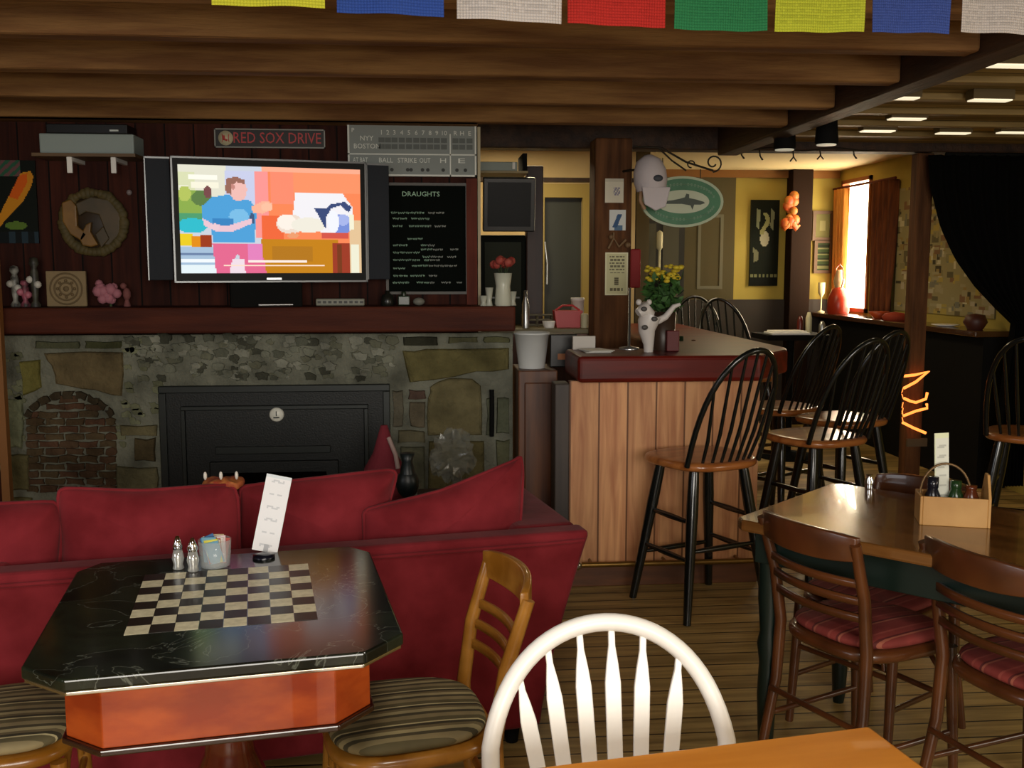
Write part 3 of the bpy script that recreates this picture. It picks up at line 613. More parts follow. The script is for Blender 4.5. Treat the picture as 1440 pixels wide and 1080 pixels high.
# left poster with paddle
wc, ws, wz = wallrect(-30, 225, 51, 342, YW-.02)
def pst(u, v):
    x, y = -30+81*u, 225+117*v
    if inpoly(x, y, [(-12, 318), (16, 268), (30, 243), (44, 240), (48, 248), (44, 262), (30, 285), (8, 306), (-6, 322)]):
        return '#d9611a' if inpoly(x, y, [(12, 276), (28, 246), (40, 243), (38, 258), (24, 280)]) else '#cf8a22'
    if inpoly(x, y, E_(20, 317, 16, 6)): return '#5c7a32'
    if y < 248 and x < 30: return '#2f5a44' if int(x/7+y/6) % 2 else '#6b4a4c'
    if y > 326: return '#2a3a44' if int(x/9) % 2 else '#151b1d'
    return '#121813'
m = MB(); m.col = hexc('#101410'); m.box(-ws/2, ws/2, -.012, -.002, 0, wz); picture(m, ws, wz, 54, 78, pst, -.0125)
o = m.build('wall_poster', vmat('printed_picture', 0, .5), None, (wc.x, YW, wc.z)); tag(o, 'dark green poster with an orange paddle at the left edge of the wall', 'poster')
# figurine cluster below poster
r = random.Random(11)
for k, (px, nm, cc, hh_, lab) in enumerate(((22, 'silver_figurine', '#a9a79c', .20, 'silvery figurine on the mantel under the paddle poster'), (36, 'pink_ornament', '#a8566a', .13, 'pink and black ornament on the mantel left of the tan tile'), (50, 'dark_figurine', '#4a4a3c', .24, 'tall dark mottled figurine on the mantel just left of the tan tile'))):
    oc = U(px, 420, y=YW-.1-.03*k); m = MB()
    m.lathe([(.022, 0), (.024, .01), (.012, .03), (.02, hh_*.5), (.018, hh_*.7), (.012, hh_*.78), (.022, hh_*.86), (.018, hh_*.97), (0, hh_)], n=14)
    o = m.build(nm, mat(nm+'_m', cc, .5, col2='#22201c', nscale=25), None, (oc.x, oc.y, MZ)); tag(o, lab, 'figurine')
    for s_ in (-1, 1): m = MB(); m.ball((s_*.018, -.012, hh_*(.5-.05*s_)), .018, 8); m.build('arm', mat(nm+'_a', '#c9c6bb' if k != 1 else '#c07080', .5), o)
# upright stick at the far left
a = U(4, 560, y=YS-.12); m = MB(); m.box(-.018, .018, -.02, .02, 0, U(4, 365, y=YS-.25).z); o = m.build('wooden_pole', mat('orange_pole', '#8a5a2c', .5), None, (U(3, 560, y=YS-.3).x, YS-.3, 0)); tag(o, 'orange brown wooden pole standing at the left end of the fireplace', 'pole')
# mantel clutter right of the stand
xq = U(478, 425, y=YW-.14); m = MB(); m.box(-.12, .12, -.03, .03, 0, .035); o = m.build('remote_control', mat('pale_grey_plastic', '#8c8b7c', .5), None, (xq.x, YW-.1, MZ+.0005), bevel=.006); tag(o, 'pale grey remote control lying on the mantel under the television', 'remote')
m = MB()
for k in range(9): m.box(-.11+k*.026, -.094+k*.026, -.034, -.03, .012, .024)
m.build('button', mat('plastic_dark', '#3a3a34', .5), o)
xq = U(545, 425, y=YW-.12); m = MB(); m.lathe([(.03, 0), (.035, .01), (.03, .05), (.012, .06), (.012, .075), (0, .075)], n=16); o = m.build('dark_jar', mat('dark_jar_m', '#1c1d18', .3), None, (xq.x, YW-.12, MZ)); tag(o, 'small dark jar on the mantel below the chalkboard corner', 'jar')
xq = U(568, 425, y=YW-.12); m = MB(); m.box(-.03, .03, -.02, .02, 0, .05); m.lathe([(.012, .05), (.012, .07), (0, .07)], n=12); o = m.build('small_bottle', mat('dark_green_m', '#23301f', .3), None, (xq.x, YW-.12, MZ), bevel=.006); tag(o, 'squat dark green bottle on the mantel under the chalkboard', 'bottle')
xq = U(573+16, 425, y=YW-.12); m = MB(); m.ball((0, 0, .02), .022, 10, (1.4, 1, .9)); o = m.build('grey_pebble', mat('pebble_m', '#77766c', .6), None, (xq.x, YW-.12, MZ)); tag(o, 'pale grey rounded pebble on the mantel under the chalkboard', 'pebble')
# ---------------------------------------------------------------- bar
YBF = U(930, 821, z=0).y; bx0 = U(800, 700, y=YBF).x; BZ = 1.09; bx1 = U(1066, 640, y=YBF).x
bz1 = U(930, 500, y=YBF-.06).z; bz0 = U(930, 535, y=YBF).z
print('bar', YBF, bx0, bx1, bz1, bz0)
bar = thing('bar_counter', 'bar with pine board front and thick dark red top, stools beside it', 'bar counter', (0, 0, 0))
m = MB(); m.box(bx0, bx1, YBF, YBF+.05, .1, bz0); m.build('front_panel', pine, bar)
m = MB(); m.prism([(bx1-.04, YBF+.051), (bx1, YBF+.051), (1.63, YBF+.36), (1.63, YBF+2.6), (1.59, YBF+2.6), (1.59, YBF+.38)], 0, bz0); m.build('side_panel', pine, bar)
m = MB(); m.box(bx0, bx1+.01, YBF-.012, YBF+.05, 0, .1); m.build('kick_board', mat('kick_wood', '#6b3f20', .5, col2='#52301a', nscale=5, stretch=(.6, 5, 5)), bar, bevel=.004)
xs0 = U(812, 515, y=YBF-.06).x; ex = U(1132, 488, z=bz1)
m = MB(); m.prism([(xs0, YBF-.08), (bx1-.02, YBF-.08), (1.80, YBF+.27), (1.83, YBF+.36), (1.83, YBF+2.6), (bx1-.34, YBF+2.6), (bx1-.34, YBF+.36), (xs0, YBF+.36)], bz0, bz1)
m.build('bar_top', redwood, bar, bevel=.02, seg=3)
m = MB(); cx_ = U(790, 600, y=YBF).x; pw_ = U(799, 600, y=YBF).x-U(778, 600, y=YBF).x; m.box(bx0-pw_, bx0, YBF-.01, YBF+.12, 0, bz0-.01); m.build('corner_post', mat('grey_dark_post', '#2f2724', .5, col2='#3e332c', nscale=4, stretch=(5, 5, .5)), bar, bevel=.006)
rz = U(880, 793, y=YBF-.08).z
m = MB(); m.tube([(bx0+.03, YBF-.08, rz), (bx1, YBF-.08, rz)], .013, 10)
for xx in (bx0+.1, (bx0+bx1)/2, bx1-.1): m.tube([(xx, YBF-.08, rz), (xx, YBF, rz)], .008, 8)
fr = m.build('foot_rail', mat('aged_brass', '#8a6a34', .35, metal=.8), bar)
m = MB(); m.ball((bx0+.03, YBF-.08, rz), .024, 12); m.build('rail_knob', chrome, fr)
# side cabinet between fireplace and bar
cz = U(760, 521, y=5.0).z; ca, cb = U(722, 600, y=5.0).x+.025, U(784, 600, y=5.0).x
m = MB(); m.box(ca, cb, 5.0, 5.35, 0, cz); o = m.build('side_cabinet', panelM, bevel=.006); tag(o, 'plain brown wooden cabinet between the fireplace and the bar', 'cabinet')
m = MB(); m.box(ca+.03, cb-.03, 4.988, 5.0, .08, cz-.06); dd = m.build('door', panelM, o, bevel=.006)
# bucket
bc = U(748, 495, y=5.12); m = MB(); m.lathe([(.07, 0), (.092, .19), (.098, .19), (.098, .2), (.09, .2), (.068, .012), (0, .012)], n=28)
o = m.build('white_bucket', mat('bucket_white', '#d9dcda', .4), None, (bc.x, 5.13, cz+.001)); tag(o, 'white plastic bucket on the cabinet at the end of the mantel', 'bucket')
o.scale = (.95, .95, (U(748, 469, y=5.05).z-cz)/.2)
# dark till and papers
q = U(790, 500, y=5.1); m = MB(); m.box(-.07, .07, 0, .14, 0, .17); o = m.build('card_terminal', black, None, (U(787, 500, y=5.14).x+.02, 5.14, cz+.001), bevel=.006); tag(o, 'black box shaped device between the white bucket and the bar top', 'device')
m = MB(); m.box(-.03, .03, -.004, 0, .04, .07); m.build('amber_label', mat('amber', '#9a5a26', .5), o)
q = U(819, 490, y=YBF+.25); m = MB(); 
for k in range(3): m.obox((0, 0, .003+.004*k), (.12, .16, .002), Matrix.Rotation(.15*k, 3, 'Z'))
o = m.build('paper_stack', paper, None, (q.x+.05, YBF+.16, bz1+.0005)); tag(o, 'few white papers lying at the left end of the red bar top', 'papers')
# napkin holder / papers seen standing
m = MB(); m.box(-.055, .055, -.002, .03, 0, .065); o = m.build('white_card_box', mat('card_white', '#c9c4bc', .6), None, (U(820, 490, y=YBF+.33).x, YBF+.30, bz1+.001)); tag(o, 'small white card box at the left end of the bar top by the post', 'box')
# back counter (olive top) behind
ky = 5.95; kz = U(770, 462, y=ky).z
m = MB(); m.box(XE+.02, pr*0+U(836, 462, y=ky).x+.0, ky, ky+.5, 0, kz-.03); o = m.build('back_counter', panelM); tag(o, 'brown cabinet counter with olive top behind the bar, under the wall television', 'counter')
m = MB(); m.box(XE+.02, U(836, 462, y=ky).x, ky-.03, ky+.5, kz-.03, kz); m.build('counter_top', mat('olive_top', '#6e6238', .45), o, bevel=.004)
def onk(px, nm, lab, cat, fn, mm, dy=.15):
    q = U(px, 450, y=ky+dy); b = MB(); fn(b); o = b.build(nm, mm, None, (q.x, ky+dy, kz+.001)); return tag(o, lab, cat)
o = onk(798, 'red_basket', 'bright red basket on the counter left of the timber post', 'basket', lambda b: b.prism([(-.07, 0), (.07, 0), (.085, .1), (-.085, .1)], -.05, .06, 'y'), mat('bright_red', '#c01e22', .4), .12)
m = MB(); m.tube([(-.075, 0, .1), (-.03, 0, .13), (.03, 0, .13), (.075, 0, .1)], .006, 8); m.build('handle', MATS['bright_red'], o)
onk(739, 'steel_bottle', 'slim pale steel bottle on the counter by the mantel end', 'bottle', lambda b: b.lathe([(.022, 0), (.022, .14), (.01, .18), (.01, .22), (0, .22)], n=14), silver, .05)
onk(772, 'white_cup', 'low white cup on the counter left of the red basket', 'cup', lambda b: b.lathe([(.03, 0), (.04, .04), (.036, .04), (.026, .006), (0, .006)], n=16), white, .05)
onk(822, 'cream_jar', 'small cream jar on the counter right of the red basket', 'jar', lambda b: b.lathe([(.024, 0), (.024, .075), (.018, .085), (0, .085)], n=16), papery, .05)
onk(812, 'white_lid_tub', 'small white tub standing behind the red basket', 'tub', lambda b: b.lathe([(.04, 0), (.04, .15), (.043, .15), (.043, .17), (0, .17)], n=18), white, .32)
onk(756, 'wire_rack', 'low brown wire rack on the counter beneath the grey door', 'rack', lambda b: [b.tube([(-.09, y_, z_), (.09, y_, z_)], .004, 6) for y_ in (0, .08) for z_ in (.01, .04, .07)]+[b.tube([(x_, 0, 0), (x_, 0, .07), (x_, .08, .07), (x_, .08, 0)], .004, 6) for x_ in (-.09, 0, .09)], mat('wire_brown', '#57503a', .5), .16)
# vase with red roses at the mantel's right end
va = U(707, 430, y=5.08); vh = U(707, 384, y=5.08).z-MZ
vz = thing('flower_vase', 'tall white ribbed vase of red flowers at the right end of the mantel', 'vase', (va.x, 5.06, MZ))
m = MB(); m.lathe([(.038, 0), (.042, .01), (.036, vh*.6), (.045, vh), (.04, vh), (.03, .02), (0, .02)], n=14); v_ = m.build('vase', mat('vase_white', '#c9cbb8', .3), vz)
m = MB(); r = random.Random(4)
for k in range(12):
    a = k*2.4; rr = .055*math.sqrt(k/12); m.ball((rr*math.cos(a), rr*math.sin(a), vh+.05+.03*r.random()-.3*rr), .022, 8)
m.build('blossom', mat('flower_red', '#96302a', .7, col2='#b0584a', nscale=40), vz)
m = MB()
for k in range(6):
    a = k*1.05; m.tube([(0, 0, vh*.7), (.03*math.cos(a), .03*math.sin(a), vh+.04)], .003, 5)
m.build('stem', mat('stem_green2', '#2d3d22', .8), vz)
for px, hh_, nm, lab in ((688, .09, 'glass_candle_holder', 'small pale candle holder left of the flower vase on the mantel'), (680, .05, 'white_saucer', 'low white dish near the wall edge on the mantel'), (722, .07, 'glass_tumbler', 'small pale tumbler right of the flower vase on the mantel')):
    q = U(px, 430, y=5.06); m = MB(); m.lathe([(.018, 0), (.012, hh_*.3), (.02, hh_), (.016, hh_), (0, hh_*.3)], n=14); o = m.build(nm, mat('pale_ceramic', '#b5b7a8', .3), None, (q.x, 5.06+.04*(px > 700), MZ)); tag(o, lab, 'ornament')
# wall television and cable box behind the bar
tq, tw, th_ = wallrect(679, 250, 752, 326, 5.85)
wt = thing('wall_television', 'switched off black television hanging behind the bar, tilted down', 'television', (tq.x, 5.85, tq.z))
m = MB(); T = Matrix.Rotation(R(10), 4, 'X'); m.box(-tw/2, tw/2, 0, .06, 0, th_, T); m.build('housing', black, wt, bevel=.006)
m = MB(); m.box(-tw/2+.025, tw/2-.025, -.003, 0, .03, th_-.025, T); m.build('screen', mat('dark_screen', '#07090c', .4, spec=.2), wt)
m = MB(); m.tube([(0, .05, th_*.5), (.02, .2, th_*.7), (.05, .42, th_*.8)], .016, 8); m.build('mount_arm', black, wt)
sq, sw, sh = wallrect(672, 226, 728, 240, 5.95)
o = thing('wall_shelf', 'short shelf above the switched off television behind the bar', 'shelf', (sq.x, 5.95, sq.z))
m = MB(); m.box(-sw/2-.03, sw/2+.06, 0, .3, -.012, 0); m.build('board', mat('shelf_cream', '#9a8a62', .6), o)
m = MB(); m.box(sw/2+.03, sw/2+.055, 0, .3, 0, .1); m.build('end_panel', blackm, o)
m = MB(); m.box(-sw/2, sw/2, 0, .2, 0, sh*.9); o2 = m.build('cable_box', mat('grey_box2', '#8d988f', .5), None, (sq.x, 5.96, sq.z+.001), bevel=.004); tag(o2, 'pale grey cable box on the short shelf behind the bar', 'box')
m = MB(); m.box(sw/2-.03, sw/2-.015, -.004, 0, .01, sh*.85); m.build('label', paper, o2)
# dark cabinet / fridge below the wall television
fa, fb = U(676, 380, y=6.4).x, U(741, 380, y=6.4).x
m = MB(); m.box(fa, fb, 0, .4, 0, U(700, 330, y=6.4).z-.0); o = m.build('bottle_fridge', mat('fridge_dark', '#181b17', .8, spec=.1), None, (0, 6.48, 0), bevel=.01); tag(o, 'tall dark grey fridge behind the bar, under the hanging television', 'fridge')
m = MB(); m.box(fa+.03, fb-.03, -.01, 0, .15, U(700, 340, y=6.4).z); dr_ = m.build('door', mat('fridge_glass', '#33372e', .7, spec=.1), o)
m = MB()
for k in range(3): m.box(fa+.04, fb-.04, -.016, -.0105, .5+.4*k, .51+.4*k)
m.build('shelf_edge', mat('shelf_edge', '#4a5048', .4), dr_)
# papers and small things pinned on the timber post
def pin(x0_, y0_, x1_, y1_, nm, lab, fn, nx, ny, cat='notice', dy=.0):
    q, w_, h_ = wallrect(x0_, y0_, x1_, y1_, 5.715); m = MB(); m.col = hexc('#bdb9a0'); m.box(-w_/2, w_/2, -.003, -.0005, 0, h_); picture(m, w_, h_, nx, ny, fn, -.0033)
    return tag(m.build(nm, MATS['printed_picture'], None, (q.x, 5.7195-dy, q.z)), lab, cat)
def p1(u, v):
    if .45 < u < .8 and .35 < v < .7 and (int(u*20)+int(v*14)) % 3: return '#9a95a4'
    return '#e6dfc8' if (v > .12) else '#d2ccb6'
pin(851, 251, 877, 285, 'pinned_card', 'cream card with a faint drawing, topmost paper on the timber post', p1, 26, 30)
def p2(u, v):
    if abs((u-.5)-(.5-v)*.5) < .14 and .2 < v < .85: return '#3f5f86'
    if .3 < u < .8 and v > .75: return '#5b7a98'
    return '#d8dcd8'
pin(857, 295, 880, 324, 'pinned_card', 'small white card with a blue figure on the timber post', p2, 26, 28)
def p3(u, v):
    if u < .05 or u > .95 or v < .03 or v > .97: return '#e8e4bf'
    if v < .48 and int(v*26) % 2 == 0 and .2 < u < .85 and (int(u*24)*7+int(v*26)*3) % 4: return '#77735c'
    if .42 < u < .58 and .58 < v < .76: return '#8a8468' if (int(v*40) % 2) else '#55513e'
    if .22 < u < .78 and .84 < v < .9 and int(u*24) % 4: return '#6d6850'
    return '#d3cfa2'
pin(851, 355, 883, 415, 'pinned_notice', 'cream notice with rows of print, lowest paper on the timber post', p3, 32, 60)
q = U(868, 342, y=5.70); m = MB(); m.tube([(-.05, 0, -.03), (-.02, 0, .03), (.01, 0, -.02), (.05, 0, .02)], .008, 8); m.ball((-.035, 0, .035), .014, 8); m.ball((.06, 0, -.01), .016, 8); m.tube([(-.02, 0, .02), (-.02, 0, .06)], .006, 6)
o = m.build('carved_ornament', mat('ornament_tan', '#7d6141', .6), None, (q.x, 5.705, q.z)); tag(o, 'small tan twisted ornament on the timber post above the notice', 'ornament')
iron = mat('wrought_iron', '#2a2216', .5, metal=.5)
# white cap hanging
q = U(912, 252, y=5.6); cp = thing('baseball_cap', 'white cap with a dark badge hanging on the timber post beside the oval sign', 'cap', (q.x, 5.56, q.z-.11))
m = MB(); m.lathe([(.072, .05), (.082, .09), (.08, .14), (.06, .19), (.02, .215), (0, .217)], n=20, M=Matrix.Rotation(-.12, 3, 'Y')); m.build('crown', mat('cap_white', '#cfc6c8', .8, bump=.3, bscale=30), cp)
m = MB(); m.prism([(-.068, .06), (-.055, -.02), (.0, -.05), (.05, -.03), (.072, .06)], -.075, -.06, 'y'); m.build('brim', MATS['cap_white'], cp, bevel=.005)
m = MB(); m.ball((.008, -.082, .1), .02, 10, (1.2, .3, .8)); m.build('badge', mat('badge_dark', '#3a3e46', .6), cp)
m = MB(); m.tube([(-.055, 0, .06), (-.062, -.01, 0), (-.04, -.01, -.04)], .01, 8); m.build('strap', mat('strap_tan', '#b08a68', .7), cp)
m = MB(); m.tube([(-.14, .20, .15), (-.1, .1, .15), (-.03, .0, .15)], .006, 8); m.build('peg', iron, cp); cp.scale = (1.12, 1.1, 1.15); cp.location.z -= .01; cp.location.x += .015
# scroll bracket + oval sign
iron = mat('wrought_iron', '#2a2216', .5, metal=.5)
sgd = 5.85
A_, B_ = U(922, 208, d=sgd), U(1008, 240, d=sgd)
br = thing('scroll_bracket', 'dark wrought iron scroll bracket holding the oval green sign', 'bracket', (A_.x, A_.y, 0))
def dd_(px, py): p = U(px, py, d=sgd); return (p.x-A_.x, p.y-A_.y, p.z)
m = MB(); m.tube([dd_(890, 206), dd_(930, 208), dd_(965, 228), dd_(1003, 240)], .006, 8); m.tube([dd_(926, 208), dd_(945, 226), dd_(965, 240)], .005, 8)
m.tube([dd_(1006+11*math.cos(t)*(1-t/9)-3, 229-11*math.sin(t)*(1-t/9)) for t in [k*.35-1.6 for k in range(22)]], .005, 8)
m.tube([dd_(972+5*math.cos(t), 231-5*math.sin(t)) for t in [k*.6 for k in range(9)]], .004, 6); m.build('scroll', iron, br)
m = MB(); 
for px in (932, 985): m.tube([dd_(px, 222 if px == 932 else 238), dd_(px, 262)], .003, 6)
m.build('chain', iron, br)
sc_, sr = U(959, 284, d=sgd), None
sg = thing('oval_sign', 'oval green sign with a white rim and a dark fish on a white centre', 'sign', (sc_.x, sc_.y, sc_.z), -YAW)
kx = sgd/F; SX = lambda px: (px-959)*kx; SZ = lambda py: -(py-284)*kx
def oval(rx, rz_, y0_, y1_, n=48): 
    mm = MB(); mm.prism([(rx*math.cos(2*PI*k/n), rz_*math.sin(2*PI*k/n)) for k in range(n)], y0_, y1_, 'y'); return mm
oval(57*kx, 35*kx, -.012, .02).build('rim', mat('sign_rim', '#b6c4a4', .5), sg)
oval(53*kx, 31.5*kx, -.016, -.0125).build('green_field', mat('sign_green', '#2f6b45', .5, col2='#3c7d52', nscale=8), sg)
oval(37*kx, 16*kx, -.0195, -.0165).build('centre', mat('sign_cream', '#c4cbae', .5), sg)
m = MB(); fish = [(928, 282), (932, 279), (936, 283), (945, 282), (955, 280), (962, 278), (964, 273), (968, 274), (968, 279), (978, 281), (988, 284), (990, 286), (984, 288), (975, 288), (973, 295), (970, 289), (958, 287), (945, 287), (937, 287), (932, 290), (934, 285)]
m.prism([(SX(a), SZ(b)) for a, b in fish], -.022, -.0197, 'y'); m.build('fish_emblem', mat('fish_dark', '#33402f', .5), sg)
r = random.Random(6)
for sgn in (1, -1):
    m = MB(); m.tube([(45*kx*math.cos(.3+2.54*k/24)*sgn, -.0166, 24*kx*math.sin(.3+2.54*k/24)*sgn) for k in range(25)], .0022, 6)
    for k in range(24):
        a = .3+2.54*k/23
        if r.random() < .8: m.obox((45*kx*math.cos(a)*sgn, -.0167, 24*kx*math.sin(a)*sgn), (.009, .002, .014))
    m.build('lettering', mat('sign_letter', '#6f9474', .5), sg)
# icicle hooks strung on the header beam
m = MB(); hy = YH-.02; pts = [U(1020+x_, 210+2*math.sin(x_/14), y=hy) for x_ in range(0, 215, 6)]
m.tube(pts, .004, 6); o = m.build('hook_garland', iron); tag(o, 'dark garland of small hooks strung along the header beam', 'garland')
for px, ln in ((1042, 12), (1068, 14), (1115, 16), (1153, 13), (1200, 12)):
    mm = MB(); mm.tube([U(px, 211, y=hy), U(px+1, 211+ln*.6, y=hy), U(px-4 if px % 2 else px+4, 211+ln, y=hy)], .005, 6); mm.tube([U(px, 211+ln*.5, y=hy), U(px+5, 211+ln, y=hy)], .004, 6); mm.build('hook', iron, o)
# flower pot & cow jug on the bar
bty = YBF+.3
fpv = thing('flower_pot', 'bunch of yellow flowers with dark green leaves standing on the bar by the post', 'flowers', (U(922, 470, y=bty+.1).x, bty-.05, bz1))
kx2 = (bty)/F
zt_ = U(922, 380, y=bty).z-bz1
m = MB(); r = random.Random(8)
for k in range(46):
    a = r.uniform(0, 2*PI); rr = .095*math.sqrt(r.random()); m.ball((rr*math.cos(a), rr*math.sin(a), zt_+r.uniform(-.04, .03)-rr*.15), r.uniform(.012, .02), 7, (1, 1, .6))
m.build('blossom', mat('flower_yellow', '#c9a81c', .7, col2='#d8c63a', nscale=50), fpv)
m = MB()
for k in range(240):
    a = r.uniform(0, 2*PI); rr = .09*math.sqrt(r.random()); z_ = r.uniform(zt_-.2, zt_-.02); s_ = .028
    c_ = Vector((rr*math.cos(a), rr*math.sin(a), z_)); d1 = Vector((r.uniform(-1, 1), r.uniform(-1, 1), r.uniform(-.3, 1))).normalized()*s_; d2 = Vector((r.uniform(-1, 1), r.uniform(-1, 1), r.uniform(-1, 1))).normalized()*s_*.5
    m.add([c_-d1, c_+d2, c_+d1, c_-d2], [(0, 1, 2, 3)])
m.build('foliage', mat('leaf_green', '#2c4f22', .7, col2='#3f6a2c', nscale=30), fpv)
m = MB(); m.lathe([(.05, 0), (.055, .02), (.065, zt_-.2), (.06, zt_-.2), (0, zt_-.22)], n=20); m.build('pot', mat('dark_pot', '#3a2a20', .4), fpv)
q = U(912, 485, y=bty-.16); cow = thing('cow_jug', 'white cow shaped jug with dark spots on the bar below the yellow flowers', 'jug', (q.x, bty-.16, bz1))
cw = mat('cow_white', '#d6d0cb', .35)
hc = U(912, 428, y=bty-.16).z-bz1
m = MB()
m.tube([(0, 0, 0), (0, 0, .04), (-.01, 0, .1), (-.005, 0, .14), (.01, 0, hc-.05)], [.022, .026, .04, .05, .05], 14)
m.tube([(-.01, 0, hc-.05), (-.03, -.02, hc-.02), (-.06, -.03, hc-.04)], [.04, .035, .02], 12); m.ball((-.05, 0, hc+.01), .015, 8); m.ball((0, 0, hc+.01), .014, 8)
m.build('body', cw, cow)
m = MB(); m.tube([(.04, 0, hc-.08), (.08, 0, hc-.06), (.12, 0, hc-.01), (.15, 0, hc+.0)], [.018, .016, .012, .008], 10); m.build('spout', cw, cow)
m = MB()
for p_ in ((-.03, -.05, .12), (.015, -.052, .16), (-.035, -.05, hc-.02)): m.ball(p_, .012, 8, (1.3, .5, 1))
m.build('spot', mat('cow_spot', '#4a4745', .5), cow)
q = U(921, 470, y=bty); m = MB(); m.box(-.03, .03, -.02, .02, 0, .1); o = m.build('red_box', mat('deep_red', '#5a1214', .5), None, (q.x+.055, bty-.13, bz1+.0005), bevel=.004); tag(o, 'small dark red box on the bar right of the cow jug', 'box')
q = U(893, 380, y=5.69); m = MB(); m.box(-.03, .03, -.02, .0, -.1, .12); o = m.build('red_pennant', mat('pennant_red', '#8c1c1e', .7), None, (q.x+.005, 5.715, q.z-.0), bevel=.01); tag(o, 'narrow red cloth hanging at the right edge of the timber post', 'cloth')
q = U(888, 445, y=5.6); m = MB(); m.lathe([(.05, 0), (.05, .008), (.007, .015), (.006, .3), (0, .3)], n=14); o = m.build('paper_towel_pole', silver, None, (U(884, 492, y=bty+.02).x, bty+.01, bz1+.0005)); o.name = 'steel_stand'; tag(o, 'slim steel stand with round base on the bar beside the timber post', 'stand')
# bar clutter at the right
q = U(1062, 478, y=YBF+.3)
# inner bar shelf rail across
m = MB(); m.box(bx0+.35, bx1-.36, YBF+.70, YBF+1.08, 0, .93); o = m.build('under_bar_fridge', blackm, bevel=.01); tag(o, 'low dark work unit inside the bar behind the red top', 'work unit')
m = MB(); m.box(bx0+.35, bx1-.36, YBF+.68, YBF+1.10, .93, .95); m.build('worktop', mat('dull_brown_top', '#4c3a28', .4), o)
for k, (px, hh_, nm, lab, mm) in enumerate(((955, .17, 'dark_bottle', 'dark green bottle inside the bar, left of two', mat('bottle_green', '#1e2e1c', .15)), (972, .15, 'brown_bottle', 'brown bottle inside the bar next to the dark green one', mat('bottle_brown', '#4a2a14', .15)), (995, .1, 'steel_shaker', 'short pale steel shaker inside the bar right of the bottles', silver))):
    q = U(px, 470, y=YBF+.9); m = MB(); m.lathe([(.03, 0), (.03, hh_*.55), (.012, hh_*.75), (.012, hh_), (0, hh_)], n=14); tag(m.build(nm, mm, None, (q.x, YBF+.85, .951)), lab, 'bottle' if k < 2 else 'shaker')
# ---------------------------------------------------------------- bar stools (front = local +Y)
def make_stool(label, group):
    t = thing('bar_stool', label, 'bar stool', group=group)
    SZ_ = .66
    m = MB(); m.pad((0, .0, SZ_), .44, .43, .045, e=3.0, crown=.2, front=.12); m.build('seat', seatw, t)
    for sx_ in (-1, 1):
        for sy in (-1, 1):
            top = Vector((sx_*.13, sy*.12, SZ_-.015)); bot = Vector((sx_*.215, sy*.205, 0)); dlt = bot-top
            pr_ = [(0, .021), (.08, .024), (.3, .026), (.5, .023), (.7, .021), (1, .017)]
            m = MB(); m.tube([top+dlt*a for a, _ in pr_], [r_ for _, r_ in pr_], 12); m.build('leg', stoolb, t)
    def at(sx_, sy, z): k = (SZ_-z)/SZ_; return Vector((sx_*(.13+.085*k), sy*(.12+.085*k), z))
    for a, b, z in (((-1, 1), (1, 1), .22), ((-1, -1), (1, -1), .30), ((-1, -1), (-1, 1), .26), ((1, -1), (1, 1), .26), ((-1, -1), (-1, 1), .42), ((1, -1), (1, 1), .42)):
        p, q_ = at(*a, z), at(*b, z); m = MB(); m.tube([p, (p*3+q_)/4, (p+q_)/2, (p+q_*3)/4, q_], [.008, .012, .014, .012, .008], 8); m.build('stretcher', stoolb, t)
    # bow
    def bow(a):  # a 0..pi
        x = .19*math.cos(a)*(1+.10*math.sin(a)); h = .50*max(0, math.sin(a))**.8
        return Vector((x, -.145-.17*h/.5-.045*(1-(x/.2)**2)*1.0, SZ_+.005+h))
    m = MB(); m.tube([bow(PI*k/26) for k in range(27)], .0125, 10); m.build('bow', stoolb, t)
    for i in range(7):
        f = (i-3)/3.35; top = None
        for k in range(200):
            a = PI*k/199
            if bow(a).x <= f*.165*1.06: top = bow(a); break
        base = Vector((f*.135, -.155-.03*(1-f*f), SZ_+.005))
        m = MB(); mid = (base*2+top)/3+Vector((0, -.012, 0)); m.tube([base, mid, top], [.007, .0085, .006], 8); m.build('spindle', stoolb, t)
    return t
def face(dx, dy): return math.atan2(dy, dx)-PI/2-YAW+0
def CDr(x, d): v = Vector((x*math.cos(YAW)+d*math.sin(YAW), -x*math.sin(YAW)+d*math.cos(YAW), 0)); return v
p = U(984, 643, z=.66); s0 = make_stool('nearest black Windsor bar stool with wooden seat, in front of the pine bar front', 'black bar stools')
s0.location = (p.x, p.y-.03, 0); s0.rotation_euler = (0, 0, face(-.45, .89))
def stool(px, py, dx, dy, lab, sc=1.0):
    p = U(px, py, z=.66*sc); return dup(s0, (p.x, p.y, 0), face(dx, dy), lab, 'black bar stools', sc if sc != 1 else None)
stool(1148, 615, -.45, .89, 'second nearest black bar stool, right of the nearest one, its seat towards the bar')
stool(1096, 574, -.6, .8, 'black bar stool behind the second one, tucked close to the bar side')
stool(1184, 590, -.5, .86, 'black bar stool right behind the second one, beside the string light post')
stool(1452, 612, .55, .83, 'black bar stool at the right edge of the photo in front of the black curtain')
# stools on the far side of the bar, facing the camera
for px, d, lab in ((1042, 7.3, 'dark bow back stool beyond the bar, right and nearer one of two'), (982, 7.95, 'dark bow back stool beyond the bar, left one beside the flowers')):
    v = CDr((px-720)/F*d, d); dup(s0, (v.x, v.y, 0), face(.25, -.95) if px > 1000 else face(-.1, -1), lab, 'black bar stools', 1.08)
